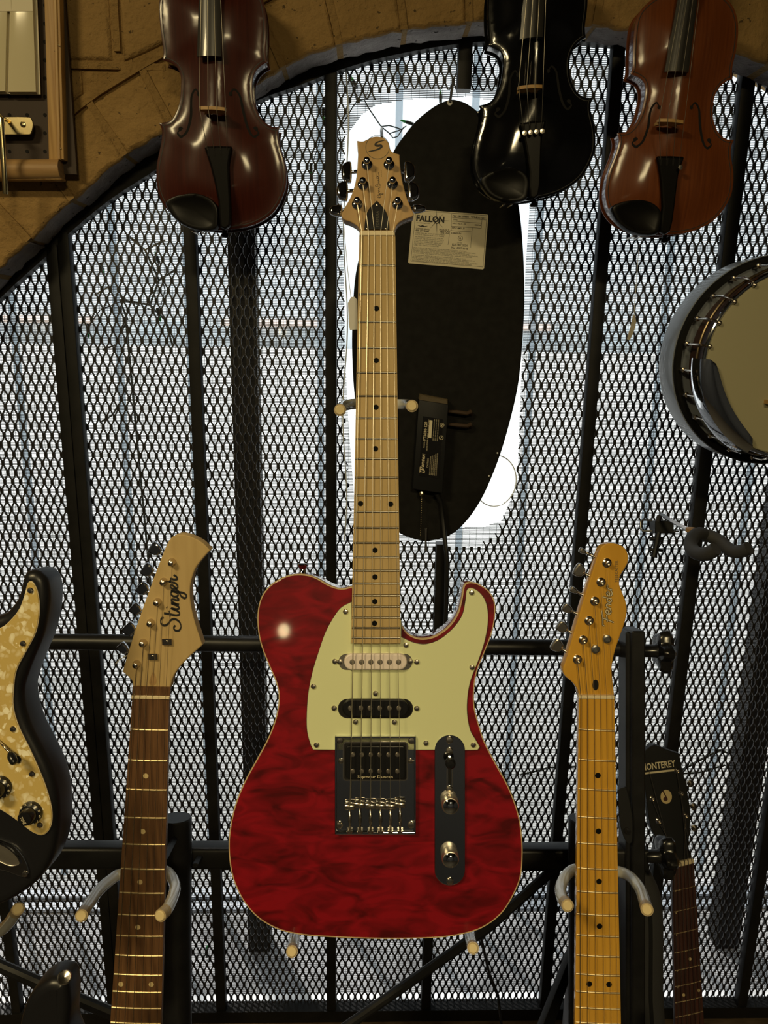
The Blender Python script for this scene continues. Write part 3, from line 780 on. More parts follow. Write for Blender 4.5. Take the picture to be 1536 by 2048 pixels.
for i, (x, y, e, wd, hh) in enumerate(BTN):
    s_ = -1 if i < 3 else 1
    c = RF.L(x, y, HZ - .008); k = .885 / F_PX
    tp = TP[[0, 2, 4, 1, 3, 5][i]]; q = RF.L(*tp, HZ - .008)
    tb = part(MB().tube([Vector((q.x, q.y + (c.y - q.y) * .8, HZ - .009)), Vector((c.x, c.y, HZ - .009))], .0022, 8), 'tuner_shaft', M['chrome'], red)
    # half-moon key: straight edge at the shaft
    w2, h2 = wd * k, hh * k / 2
    pl = [Vector((c.x - s_ * w2 * .5, c.y - h2)), Vector((c.x - s_ * w2 * .5, c.y + h2))] if not e else []
    pl = crv([(c.x - s_ * w2 * .45, c.y - h2 * .96), (c.x - s_ * w2 * .45, c.y + h2 * .96), (c.x + s_ * w2 * .05, c.y + h2), (c.x + s_ * w2 * .42, c.y + h2 * .6), (c.x + s_ * w2 * .5, c.y), (c.x + s_ * w2 * .42, c.y - h2 * .6), (c.x + s_ * w2 * .05, c.y - h2)], 4)
    part(MB().prism(pl, HZ - .013, HZ - .0055, bev=.0028, seg=3, bev0=.0028), 'tuner_button', M['chrome'], tb)
TR = crv([(729, 460, 1), (730.5, 440), (737, 420), (754, 402, 1), (770, 421), (777, 440), (779, 460, 1)], 4)
part(MB().prism([RF.L(p.x, p.y, HZ) for p in TR], HZ - .0005, HZ + .0016, bev=.0004, seg=1), 'truss_cover', M['blackplastic'], red)
part(text_on('FORMULA', RF.L(757.5, 453, HZ + .0018), RF.L(757.5, 422, HZ + .0018), .0032, HZ + .00175), 'lettering', M['greyink'], red)
screws(red, RF, [(754.5, 411), (735, 458), (772, 458)], HZ + .001, screw_mesh(.0014))
# S in a ring, and the signature
p = RF.L(755, 294.5, HZ)
part(MB().ribbon(circ(p.x, p.y, .0134, 40), .0005, HZ + .0001, .0002, closed=True), 'logo_ring', M['greyink'], red)
S = [[(737, 303), (743, 302), (755, 299), (763, 294), (762, 291), (756, 291.5), (751, 290.5), (752, 286.5), (759, 283), (769, 281)]]
sp = [RF.L(q.x, q.y, HZ) for q in crv(S[0], 6, False)]
nn = len(sp); part(MB().ribbon(sp, .001, HZ + .0001, .0002, ws=[.0003 + .0021 * math.sin(math.pi * i / (nn - 1)) ** .8 for i in range(nn)]), 'logo_letter', M['ink'], red)
SIG = [[(0, .2), (.3, .9), (.8, .7), (.7, .1), (.3, -.1), (.1, .3), (.9, .4), (1.2, -.4), (1.0, -.8), (.9, .1), (1.5, .5), (1.7, .1), (1.9, .5), (2.2, .2), (2.4, .5), (2.6, .1)],
       [(2.7, -.2), (3.0, 1.2), (3.4, 1.1), (3.2, .6), (3.7, .5), (3.5, 0), (3.0, 0)], [(3.8, .1), (4.1, .5), (4.2, .1), (4.5, .5), (4.7, .1), (5.0, .5), (5.2, .1), (5.5, .6), (5.7, .1), (6.2, .3), (6.6, .2)],
       [(5.0, .95), (7.4, 1.05)], [(5.4, -.55), (5.55, -.45)], [(5.8, -.55), (5.95, -.45)], [(6.3, -.55), (6.45, -.45)], [(6.8, -.55), (6.95, -.45)]]
part(strokes_on(SIG, RF.L(761, 396, HZ), RF.L(758.5, 338, HZ), 7.4, .0042, HZ + .0001, .0004), 'signature', M['ink'], red)
# strings in three runs: tuner, nut, bridge
NX = [723.5, 737, 749, 761, 773, 785]; BX = [700, 720.6, 741, 761, 781, 800.5]
for i in range(6):
    tp = [TP[4], TP[2], TP[0], TP[1], TP[3], TP[5]][i]
    a = RF.L3(*tp, HZ + .008); b = RF.L3(NX[i], 466, HB + .0016); c = RF.L3(BX[i], 1610, .0135); d = RF.L3(BX[i], 1618, .004)
    part(MB().tube([a, b, c, d], RADS[i], 6), 'string', M['string'], red)
# neck pickup
def pickup(cx, cy, hw, hh, h0, h1, mt, xs, name, pmat='nickel'):
    c = RF.L(cx, cy, h1); k = .885 / F_PX
    pu = part(MB().prism(rrect(c.x - hw * k, c.y - hh * k, c.x + hw * k, c.y + hh * k, min(hh, hw) * k * .98, 6), h0, h1, bev=.0016, seg=2), name, M[mt], red)
    for x in xs:
        q = RF.L(x, cy, h1); at(part(POLE, 'pole_piece', None, pu), q.x, q.y, h1)
POLE = MB().lathe([(.0030, -.001), (.0030, .0004), (.0024, .0009), (.0001, .0010)], 14).mesh('pole_piece', M['pole'])
PXS = [704.4, 723, 741.6, 760, 778.7, 797]
k = .885 / F_PX; c = RF.L(751, 1324, .002)
part(MB().prism(rrect(c.x - 74 * k, c.y - 16.5 * k, c.x + 74 * k, c.y + 16.5 * k, 16 * k, 6), .0015, .0026, bev=.0005, seg=1), 'pickup_plate', M['nickel'], red)
pickup(751, 1324, 62.5, 16, .002, .0085, 'pinkwhite', PXS, 'neck_pickup')
screws(red, RF, [(669.5, 1323), (679.5, 1324), (821, 1323), (833.5, 1324)], .0026, SCREW)
c = RF.L(751, 1417, .002)
part(MB().prism(rrect(c.x - 75 * k, c.y - 19.5 * k, c.x + 75 * k, c.y + 19.5 * k, 19 * k, 6), .0018, .0024), 'pickup_slot', M['hole'], red)
pickup(751, 1416.5, 66, 17.5, .002, .0075, 'blackplastic', [700.8, 722, 740, 759.5, 779, 797.7], 'middle_pickup')
screws(red, RF, [(751, 1387), (711, 1444), (789, 1444.5), (668, 1416.5), (833.6, 1417)], .0026, SCREW)
# bridge plate with raised lips and the humbucker
a, b = RF.L(670, 1667, .003), RF.L(831.6, 1471.5, .003)
W0, H0 = b.x - a.x, b.y - a.y
br = part(MB().prism(rrect(a.x, a.y, b.x, b.y, .003), .0002, .0022, bev=.0005, seg=2), 'bridge_plate', M['chrome'], red)
for (x0_, y0_, x1_, y1_) in ((a.x, a.y, a.x + .0022, b.y), (b.x - .0022, a.y, b.x, b.y), (a.x, a.y, b.x, a.y + .0028), (a.x, b.y - .0022, b.x, b.y)):
    part(MB().prism(rrect(x0_, y0_, x1_, y1_, .0008, 2), .001, .0062, bev=.0006, seg=2), 'lip', M['chrome'], br)
q0, q1 = RF.L(687, 1560.5, .003), RF.L(814.5, 1485, .003)
part(MB().ribbon(rrect(q0.x, q0.y, q1.x, q1.y, .003), .0016, .002, .0012, closed=True), 'pickup_rim', M['nickel'], br)
part(MB().prism(rrect(q0.x, q0.y, q1.x, q1.y, .003), .0021, .0028), 'pickup_slot', M['hole'], br)
q0, q1 = RF.L(691, 1558, .006), RF.L(811, 1492, .006)
hb_ = part(MB().prism(rrect(q0.x, q0.y, q1.x, q1.y, .004), .0024, .0062, bev=.0012, seg=2), 'humbucker', M['blackplastic'], red)
for y in (1509.5, 1542.5):
    for x in [706, 724, 741.5, 759, 777, 795]:
        q = RF.L(x, y, .0064); at(part(POLE, 'pole_piece', None, hb_), q.x, q.y, .0064, 0, .92)
part(text_on('Seymour Duncan', RF.L(715, 1556.5, .0066), RF.L(785.5, 1556.5, .0066), .0031, .00635), 'lettering', M['goldink'], hb_)
screws(red, RF, [(679.5, 1480), (823.5, 1481), (678, 1650), (822.5, 1650)], .0030, SCREW_BIG)
screws(red, RF, [(681.5, 1522), (821, 1522)], .0024)
SADY = [1613, 1609, 1611, 1611.5, 1612, 1608.5]
for i, x in enumerate([699.5, 720, 741, 761, 781, 800.5]):
    q = RF.L(x, SADY[i], .008); sad = part(MB().prism([Vector((.0055 * math.cos(t), .0055 * math.sin(t))) for t in [2 * math.pi * j / 14 for j in range(14)]], -.0056, .0056, bev=.0006, seg=1, bev0=.0006).tf(Matrix.Translation((q.x, q.y, .0078)) @ Matrix.Rotation(R(90), 4, 'Y') @ Matrix.Diagonal((.62, .72, 1, 1))), 'saddle', M['nickel'], br)
    q2 = RF.L(x, 1633, .004); part(MB().prism(rrect(q2.x - .0021, q2.y - .0085, q2.x + .0021, q2.y + .0050, .002), .0021, .0026), 'string_slot', M['hole'], sad)
    q3 = RF.L(x, 1640, .004); part(MB().tube([Vector((q3.x, q3.y + .004, .0045)), Vector((q3.x, q3.y - .003, .0042))], .0018, 8), 'string_ball', M['nickel'], sad)
    q4 = RF.L(x, 1661, .006); part(MB().tube([Vector((q.x, q.y - .004, .0066)), Vector((q4.x, q4.y, .0056))], .0013, 8), 'length_screw', M['nickel'], sad)
    part(MB().lathe([(.0034, 0), (.0034, .002), (.0026, .0032), (.0001, .0034)], 12, Matrix.Translation((q4.x, q4.y, .0056)) @ Matrix.Rotation(R(90), 4, 'X')), 'screw_head', M['nickel'], sad)
# control plate, switch and knobs
q0, q1 = RF.L(869, 1770, .002), RF.L(930, 1469.5, .002)
cp = part(MB().prism(rrect(q0.x, q0.y, q1.x, q1.y, (q1.x - q0.x) / 2 * .99, 8), .0002, .0032, bev=.0007, seg=2), 'control_plate', M['chrome'], red)
screws(cp, RF, [(899, 1480), (900, 1762), (899, 1578.5), (899, 1502)], .0034, SCREW_BIG)
q = RF.L(899.5, 1556, .003); part(MB().prism(rrect(q.x - .0018, q.y - .0075, q.x + .0018, q.y + .0225, .0016), .003, .0035), 'switch_slot', M['hole'], cp)
part(MB().ribbon(rrect(q.x - .003, q.y - .010, q.x + .003, q.y + .024, .002), .0012, .0031, .0006, closed=True), 'slot_rim', M['nickel'], cp)
q = RF.L(899, 1519, .004)
sw = part(MB().box((q.x, q.y, .007), (.0022, .0065, .012)), 'switch_lever', M['chrome'], cp)
part(MB().lathe([(.0040, .008), (.0056, .010), (.0062, .0145), (.0056, .0185), (.0040, .0200), (.0001, .0203)], 18, Matrix.Translation((q.x, q.y - .0005, .001))), 'switch_tip', M['blackplastic'], cp)
for y in (1603.5, 1709):
    q = RF.L(899, y, .003)
    kb = part(MB().lathe([(.0098, .0033), (.0098, .0052), (.0095, .0055), (.0098, .0058), (.0098, .0150), (.0090, .0168), (.0082, .0172)], 28, Matrix.Translation((q.x, q.y, 0))), 'knob', M['brushed'], cp)
    part(MB().lathe([(.0084, .0168), (.0082, .0176), (.006, .0192), (.003, .0200), (.0001, .0202)], 28, Matrix.Translation((q.x, q.y, 0))), 'knob_top', M['chrome'], kb)
# strap buttons
for (x, y, an) in ((605, 1148, 0),):
    q = RF.L(x, y, -.02)
    part(MB().lathe([(.0055, 0), (.0042, .002), (.0038, .006), (.0060, .009), (.0070, .0105), (.0060, .012), (.0001, .0125)], 14, Matrix.Translation((q.x, q.y, -.022)) @ Matrix.Rotation(R(-90 if an == 0 else 90), 4, 'X')), 'strap_button', M['chrome'], red)

# price tag tied to the red guitar's machine head
tg = thing('price_tag', 'white paper tag hanging by a thread beside the red guitar neck', 'tag', Matrix.Translation(P(705, 600, .90)))
TF = lean_frame(705, 600, .90, 0, 25)
pl = [TF.L(*p) for p in ((700, 598), (703, 594), (709, 594), (714, 600), (714.5, 659), (700, 660), (698, 650), (696, 606))]
part(MB().prism(pl, -.0004, .0004).tf(TF.M), 'card', M['white'], tg, world=True)
part(MB().tube([P(702, 596, .90), P(696, 545, .895), P(690, 480, .89), P(686, 432, .886)], .0004, 5), 'thread', M['white'], tg, world=True)

# ================================================================== maple-neck guitar on the right of the rack
FF = lean_frame(1195, 1400, .90, -4)
fen = thing('electric_guitar', 'guitar with amber lacquered maple neck and slim headstock, leaning in the rack near the banjo', 'guitar', FF.M)
FR2 = [1460.4, 1520.9, 1579.7, 1635.5, 1688, 1738.2, 1784.7, 1830, 1872, 1912.4, 1950, 1985, 2017, 2047, 2075, 2101, 2126, 2149, 2171, 2192, 2212]
neck(fen, FF, 0.0, (1158, 1396), (1229, 1397), (1148, 2230), (1246, 2230), FR2,
     [(1195.7, 1551), (1197, 1662.5), (1198, 1763), (1199, 1852.6), (1178.7, 1968), (1218, 1969), (1199, 2061), (1199, 2113)], 'amber', 'amber', 'fretdot', .0034, slope=.05, th=.022)
FH = [(1229, 1390, 1), (1226, 1366), (1224, 1335), (1229, 1307), (1238, 1279), (1249, 1248), (1254, 1226), (1252, 1204), (1244, 1183), (1239, 1167), (1241, 1152), (1250.6, 1136), (1257, 1121), (1255, 1105), (1246, 1093), (1230, 1087), (1215, 1087), (1202.5, 1094.5), (1196, 1108.5), (1184, 1145.6), (1168.5, 1195), (1150, 1257), (1133, 1316), (1126, 1338), (1130, 1352), (1143.7, 1364), (1154.5, 1378), (1158, 1390, 1)]
fz = -.0035
part(MB().prism([FF.L(p.x, p.y, fz) for p in crv(FH, 4)], fz - .014, fz, bev=.0015, seg=2), 'headstock', M['amber'], fen)
pl = [FF.L(*p, .001) for p in ((1158, 1391), (1229, 1392), (1229, 1398.5), (1158, 1397.5))]
part(MB().prism(pl, fz - .001, .0012, bev=.0005, seg=1), 'nut', M['bone'], fen)
TPF = [(1213.4, 1125.5), (1201.6, 1164), (1189, 1202), (1177.8, 1241), (1166, 1279.5), (1154.5, 1318.6)]
BTF = [(1165, 1102, 14, 11), (1158.5, 1141, 21, 27), (1147, 1180, 16, 12), (1134, 1217, 20, 18), (1124, 1254, 22, 22), (1114, 1291, 22, 26)]
def inline_tuners(root, fr, tps, btns, z, post, mt, dep, square=False):
    kk = dep / F_PX
    for (x, y), (bx_, by_, wd, hh) in zip(tps, btns):
        p = fr.L(x, y, z); at(part(post, 'tuner_post', None, root), p.x, p.y, z)
        q0 = fr.L(x, y, z - .008); q1 = fr.L(bx_, by_, z - .008)
        sh = part(MB().tube([Vector((q0.x, q0.y, z - .008)), Vector((q1.x, q1.y, z - .008))], .0017, 8), 'tuner_shaft', M[mt], root)
        d = (q1 - q0).normalized(); n_ = Vector((-d.y, d.x)); w2, h2 = wd * kk / 2, hh * kk / 2
        pl = [q1 + d * (w2 * a) + n_ * (h2 * b) for a, b in ((-1, .35), (-.6, .75), (.2, 1), (.8, .9), (1, .4), (1, -.4), (.8, -.9), (.2, -1), (-.6, -.75), (-1, -.35))]
        if square: pl = [q1 + d * (w2 * a) + n_ * (h2 * b) for a, b in ((-1, .55), (-.1, .95), (.85, 1), (1, .8), (1, -.8), (.85, -1), (-.1, -.95), (-1, -.55))]
        part(MB().prism(pl if square else [v for v in crv([tuple(p_) for p_ in pl], 2)], z - .012, z - .0042, bev=.0018, seg=2, bev0=.0018), 'tuner_button', M[mt], sh)
inline_tuners(fen, FF, TPF, BTF, fz, POST_S, 'nickel', .9)
for (x, y) in ((1213, 1277), (1190, 1297.5)):
    p = FF.L(x, y, fz); at(part(MB().lathe([(.0048, .001), (.0048, .0035), (.0030, .0042), (.0026, .0036), (.0001, .0036)], 18), 'string_tree', M['greysteel'], fen), p.x, p.y, fz)
p = FF.L(1191, 1370, fz); part(MB().prism(circ(p.x, p.y, .0036, 18, .0064), fz - .0002, fz + .0002), 'truss_hole', M['hole'], fen)
NXF = [1162, 1175, 1188.6, 1201, 1213, 1224]; XXF = [1160, 1176, 1193, 1210.5, 1225, 1239]
TOP = [TPF[5], TPF[4], TPF[3], TPF[2], TPF[1], TPF[0]]
for i in range(6):
    a = FF.L3(*TOP[i], fz + .005); b = FF.L3(NXF[i], 1394, .0014); c = FF.L3(XXF[i], 2230, .004)
    part(MB().tube([a, b, c], RADS[i] * .75, 6), 'string', M['string'], fen)
# script name (drawn strokes) and the small capitals
SCR = [[(.0, .95), (.1, 1.2), (.5, 1.25), (1.2, 1.35), (1.9, 1.55)], [(.95, 1.3), (.75, .5), (.45, -.45)], [(.5, .55), (.9, .62), (1.35, .75)],
       [(1.5, .45), (1.85, .5), (2.0, .75), (1.75, .9), (1.5, .6), (1.55, .2), (1.85, .08), (2.2, .35)], [(2.3, .8), (2.22, .4), (2.2, .1)], [(2.22, .45), (2.5, .85), (2.72, .72), (2.66, .1)],
       [(3.42, .65), (3.15, .78), (2.95, .45), (3.1, .1), (3.4, .3)], [(3.6, 1.5), (3.48, .8), (3.42, .1)], [(3.75, .45), (4.1, .5), (4.25, .75), (4.0, .9), (3.75, .6), (3.8, .2), (4.1, .08), (4.45, .35)],
       [(4.62, .8), (4.55, .4), (4.5, .1)], [(4.55, .5), (4.8, .88), (5.1, .8)]]
part(strokes_on(SCR, FF.L(1221, 1252, fz), FF.L(1226, 1170, fz), 5.1, .0075, fz + .0001, .0021), 'script_outline', M['ink'], fen)
part(strokes_on(SCR, FF.L(1221, 1252, fz), FF.L(1226, 1170, fz), 5.1, .0075, fz + .0003, .0010), 'script_fill', M['goldink'], fen)
part(text_on('TELECASTER', FF.L(1235, 1165, fz), FF.L(1236, 1121, fz), .0034, fz + .0003), 'lettering', M['greyink'], fen)
def lower_body(root, fr, px, py, sx, sy, h, mt, side):
    """body below the frame, joined to the neck"""
    pts = [((p[0] - 751) * sx + px, (p[1] - 1230) * sy + py) + tuple(p[2:]) for p in BODY]
    part(MB().prism([fr.L(p.x, p.y, h) for p in crv(pts, 3)], h - .044, h, bev=.004, seg=2, bev0=.004), 'body', M[mt], root)
lower_body(fen, FF, 1197, 2180, 1.0, 1.0, -.009, 'blackgloss', 0)

# ================================================================== rosewood-board guitar on the left of the rack
SF = lean_frame(300, 1395, .90, -8)
sti = thing('electric_guitar', 'guitar with pale flared headstock and brown rosewood fingerboard, leaning in the rack', 'guitar', SF.M)
FR3 = [1460.2, 1521.5, 1580, 1636, 1689.3, 1738.5, 1786.4, 1830.6, 1872.5, 1912, 1950.4, 1984.6, 2017, 2047, 2076, 2102, 2127, 2150, 2172]
neck(sti, SF, 0.0, (264, 1396), (338, 1398), (208, 2225), (318, 2225), FR3,
     [(291.5, 1552), (285.6, 1663), (280, 1764), (275.8, 1854.5), (241.7, 1968.6), (302.5, 1969), (264, 2061), (260, 2113)], 'rosewood', 'mapleneck', 'claydot', .0032, slope=.025, th=.021)
SH = [(340.6, 1376, 1), (344.5, 1360), (352, 1344.6), (366, 1327), (381.6, 1311), (399, 1296), (405, 1290, 1), (399, 1272), (391, 1247), (384.5, 1221.6), (380.6, 1196), (380.6, 1174.7), (384.5, 1155), (392, 1135.7), (405, 1118), (420.6, 1100.5, 1), (407, 1087), (391, 1077), (372, 1069.7), (356, 1069), (344.5, 1074), (336.7, 1083), (327, 1104), (297.6, 1182.5), (272, 1255), (254.7, 1309.5), (246, 1339), (245.5, 1344.6, 1), (258.6, 1356), (264.4, 1364), (265.4, 1376, 1)]
sz = -.0035
part(MB().prism([SF.L(p.x, p.y, sz) for p in crv(SH, 4)], sz - .014, sz, bev=.0015, seg=2), 'headstock', M['maple'], sti)
pl = [SF.L(*p, 0) for p in ((265, 1373.5), (340.5, 1375.5), (339, 1391.5), (264, 1390.5))]
part(MB().prism(pl, sz - .002, -.0006), 'headstock_end', M['rosewood'], sti)
pl = [SF.L(*p, 0) for p in ((263.5, 1390.5), (339.5, 1392), (339, 1398.5), (263, 1397))]
part(MB().prism(pl, sz - .001, .0013, bev=.0005, seg=1), 'nut', M['bone'], sti)
TPS = [(344.5, 1124), (328, 1163), (315.6, 1203.6), (302, 1245), (287, 1285), (274, 1327.4)]
BTS = [(311, 1098.6, 23, 25), (295.7, 1140.6, 22, 27), (286, 1177.7, 21, 26), (272, 1218.7, 21, 23), (259.6, 1258.7, 23, 27), (247, 1297, 23, 19)]
POST_R = MB().lathe([(.0047, 0), (.0047, .0012), (.0040, .0022), (.0036, .0060), (.0030, .0078), (.0012, .0088), (.0001, .0089)], 16).mesh('tuner_post', M['nickel'])
inline_tuners(sti, SF, TPS, BTS, sz, POST_R, 'chrome', .9, True)
for (x, y) in ((306.4, 1312), (335, 1282.5)):
    p = SF.L(x, y, sz)
    st = part(MB().box((p.x, p.y, sz + .0022), (.0112, .0072, .0016)), 'string_tree', M['nickel'], sti)
    part(MB().lathe([(.0020, .003), (.0018, .0042), (.0001, .0043)], 10, Matrix.Translation((p.x, p.y, sz))), 'screw', M['nickel'], st)
TD = crv([(299, 1368), (298.5, 1362), (302, 1352), (306, 1344), (311, 1352), (313, 1362), (310.5, 1369), (305, 1371)], 3)
part(MB().prism([SF.L(p.x, p.y, sz) for p in TD], sz - .0002, sz + .0002), 'truss_plug', M['dowel'], sti)
NXS = [267.5, 279.7, 291.8, 304.5, 317.7, 331]; XXS = [221, 241, 259, 277, 294, 309]
for i in range(6):
    tp = [TPS[5], TPS[4], TPS[3], TPS[2], TPS[1], TPS[0]][i]
    a = SF.L3(*tp, sz + .006); b = SF.L3(NXS[i], 1394, .0015); c = SF.L3(XXS[i], 2225, .004)
    part(MB().tube([a, b, c], RADS[i] * .8, 6), 'string', M['string'], sti)
ST = [[(1.75, 2.2), (1.5, 2.55), (1.0, 2.6), (.72, 2.15), (.95, 1.6), (1.38, 1.2), (1.48, .65), (1.15, .1), (.6, -.1), (.12, .15), (.08, .65), (.4, .9), (.72, .65)],
      [(2.25, 2.1), (2.08, 1.2), (1.95, .5), (2.05, .05), (2.3, .05), (2.55, .4)], [(1.75, 1.3), (2.1, 1.32), (2.55, 1.4)],
      [(2.55, .4), (2.85, 1.1), (2.7, .45), (2.8, .03), (3.02, .1), (3.22, .45)], [(2.92, 1.62), (2.98, 1.72)],
      [(3.22, .45), (3.42, 1.0), (3.46, .9), (3.25, 0)], [(3.3, .3), (3.6, .88), (3.85, 1.0), (3.92, .72), (3.8, .2), (3.92, 0), (4.2, .3)],
      [(4.9, .85), (4.65, 1.02), (4.32, .75), (4.28, .3), (4.48, .03), (4.78, .3), (4.95, .95)], [(4.98, 1.0), (4.82, 0), (4.65, -.75), (4.32, -1.1), (4.05, -.8), (4.3, -.35), (4.85, -.05), (5.2, .28)],
      [(5.2, .28), (5.5, .55), (5.66, .88), (5.45, 1.02), (5.22, .7), (5.28, .2), (5.55, .02), (5.92, .35)], [(5.92, .35), (6.1, 1.15), (6.18, .9), (6.45, .92), (6.35, .5), (6.4, .05), (6.65, .12), (6.9, .5)]]
part(strokes_on(ST, SF.L(361, 1262, sz), SF.L(355, 1153, sz), 6.7, .0085, sz + .0001, .0021, 6, .55), 'script_name', M['ink'], sti)
part(MB().tube([SF.L3(268, 1308, -.012), SF.L3(252, 1312, -.006), SF.L3(240, 1318, -.004), SF.L3(231, 1328, -.004)], .0006, 5), 'tag_thread', M['white'], sti)
lower_body(sti, SF, 262, 2180, 1.0, 1.0, -.009, 'redside', 0)

# ================================================================== black guitar body with pearl pickguard at the left edge
TFm = lean_frame(40, 1480, .79, -3)
stt = thing('electric_guitar', 'black double-cutaway guitar body with cream pearl pickguard, cut off at the edge', 'guitar', TFm.M)
SB = [(0, 1231), (21, 1213), (35, 1189), (41, 1161), (48, 1146), (62, 1141), (77, 1145), (90, 1160), (95, 1190), (92, 1227), (82, 1273), (62, 1322), (50, 1354), (43, 1382), (46, 1417), (58, 1456), (79, 1498), (99, 1540), (111, 1582), (115, 1625), (113, 1674), (105, 1712), (84, 1752), (47, 1786), (0, 1812), (-90, 1838), (-190, 1830), (-280, 1790), (-335, 1720), (-345, 1630), (-310, 1540), (-275, 1460), (-265, 1380), (-290, 1290), (-320, 1200), (-310, 1120), (-270, 1090), (-235, 1120), (-205, 1190), (-150, 1235), (-80, 1248)]
part(MB().prism([TFm.L(p.x, p.y) for p in crv(SB, 4)], -.045, 0, bev=.009, seg=5, bev0=.009), 'body', M['blackbody'], stt, ang=50)
SPG = [(0, 1256), (21, 1240), (38.7, 1217), (49, 1189), (54.5, 1168), (60, 1162.6), (67, 1166), (75.6, 1185.5), (79, 1220.6), (72, 1263), (53, 1301), (33, 1340), (27, 1379), (27, 1417), (38.7, 1456), (58, 1495), (77, 1537), (91, 1572), (102, 1611), (104, 1639), (98, 1660), (84, 1670.5), (63, 1663.5), (35, 1642), (0, 1619), (-60, 1590), (-140, 1560), (-175, 1480), (-185, 1380), (-170, 1300), (-120, 1265), (-60, 1272)]
spg = ccw([TFm.L(p.x, p.y, .002) for p in crv(SPG, 4)])
part(MB().prism(spg, .0003, .0016), 'pickguard_edge', M['bone'], stt)
part(MB().prism(inset(spg, .0005), .0014, .0024, bev=.0004, seg=1), 'pickguard', M['pearl'], stt, 'cream pearl pickguard')
screws(stt, TFm, [(61, 1181), (46, 1287), (26, 1458), (64, 1548), (80, 1650)], .0026)
def skirt_knob(px, py, txt):
    q = TFm.L(px, py, .003); Mx = Matrix.Translation((q.x, q.y, .0024))
    kb = part(MB().lathe([(.0118, 0), (.0118, .002), (.0108, .0045), (.0080, .006), (.0074, .0150), (.0066, .0162), (.0001, .0164)], 30, Mx), 'knob', M['blackplastic'], stt)
    for j in range(10):
        a = R(140 - j * 30); c = Vector((q.x + .0098 * math.cos(a), q.y + .0098 * math.sin(a)))
        t = Vector((-math.sin(a), math.cos(a)))
        part(text_on(str(j + 1), c + t * .0013, c - t * .0013, .0022, .0024 + .0054), 'numeral', M['goldink'], kb)
    if txt: part(text_on(txt, Vector((q.x - .0045, q.y + .0015)), Vector((q.x - .0005, q.y - .0055)), .0032, .0024 + .0167), 'lettering', M['goldink'], kb)
    return kb
skirt_knob(62.6, 1625, 'TONE'); skirt_knob(1, 1574, 'TONE')
a, b = TFm.L3(-6, 1478, .004), TFm.L3(20, 1506, .016)
lev = part(MB().tube([a, b], .0012, 8), 'switch_lever', M['nickel'], stt)
part(MB().lathe([(.0026, 0), (.0042, .004), (.0040, .011), (.0026, .013), (.0001, .0132)], 14, Matrix.Translation(b) @ Matrix.Rotation(R(60), 4, Vector((1, .9, 0)))), 'switch_tip', M['blackplastic'], lev)
screws(stt, TFm, [(35, 1519)], .0026, screw_mesh(.0038, mt='blackplastic'))
JP = [TFm.L(p.x, p.y, .002) for p in crv([(-40, 1668), (0, 1680), (28, 1692), (48, 1715), (58, 1742), (52, 1753), (40, 1753), (10, 1742), (-30, 1735), (-60, 1700)], 4)]
jp = part(MB().prism(JP, .0002, .0022, bev=.0008, seg=2), 'jack_plate', M['chrome'], stt)
q = TFm.L(8, 1712, .003); JC = [TFm.L(p.x, p.y, .003) for p in crv([(-25, 1682), (5, 1690), (30, 1708), (40, 1728), (20, 1733), (-5, 1722), (-25, 1705)], 4)]
cup = MB(); r0 = ccw(JC); cc = sum(r0, Vector((0, 0))) / len(r0)
cup.rings([[Vector((p.x, p.y, .0024)) for p in r0], [Vector((lerp(p.x, cc.x, .2), lerp(p.y, cc.y, .2), -.0005 + .0028)) for p in r0], [Vector((lerp(p.x, cc.x, .75), lerp(p.y, cc.y, .75), .0026)) for p in r0]], False, True)
part(cup, 'jack_cup', M['brushed'], jp); part(MB().ribbon(r0, .0014, .0022, .0010, closed=True), 'cup_rim', M['chrome'], jp)
screws(jp, TFm, [(50, 1748)], .0024)

# ================================================================== old guitar with the lettered black headstock
NF = lean_frame(1345, 1640, 1.36, 2)
mon = thing('acoustic_guitar', 'old guitar with black lettered headstock and dark red fingerboard leaning behind the rack', 'guitar', NF.M)
MH = [(1291, 1500, 1), (1308, 1490), (1329.6, 1498), (1359, 1508, 1), (1365, 1539.5), (1373, 1573.5), (1381, 1623), (1380, 1657), (1377.6, 1694), (1385, 1724, 1), (1346, 1733, 1), (1333, 1698), (1312, 1675), (1300, 1650), (1293, 1600), (1288, 1550)]
part(MB().prism([NF.L(p.x, p.y) for p in crv(MH, 3)], -.015, 0, bev=.001, seg=1), 'headstock', M['blacksatin'], mon)
neck(mon, NF, .002, (1345, 1730), (1388, 1724), (1354, 2230), (1420, 2230), [1777.6, 1819, 1863, 1901, 1936, 1968, 2000, 2029, 2057, 2083, 2107, 2130], [(1380, 1918), (1367.5, 1990), (1397.5, 1981)], 'darkrose', 'darkrose', 'claydot', .0026, slope=-.22, fretw=.0014)
for y in (1782, 1826, 1870, 1905, 1942, 1975): 
    p = NF.L(1352 + (y - 1826) * .02, y, .002); at(part(dot_mesh(.0011, 'claydot'), 'side_dot', None, mon), p.x, p.y, .002)
pl = [NF.L(*p, .004) for p in ((1343.5, 1727), (1386, 1717), (1389, 1726), (1346, 1737))]
part(MB().prism(pl, -.002, .006, bev=.0015, seg=1), 'nut', M['bone'], mon)
part(text_on('MONTEREY', NF.L(1284, 1541.5, .001), NF.L(1352, 1533, .001), .0115, .0003, True), 'lettering', M['goldink'], mon)
pl = [NF.L(*p, .001) for p in ((1288, 1545.5), (1351, 1538), (1351, 1542), (1288, 1549))]
part(MB().prism(pl, 0, .0006), 'stripe', M['goldink'], mon)
p = NF.L(1332.7, 1593.7, .001)
dk = part(MB().prism(circ(p.x, p.y, .0100, 24, .0122), 0, .0006), 'emblem', M['claydot'], mon)
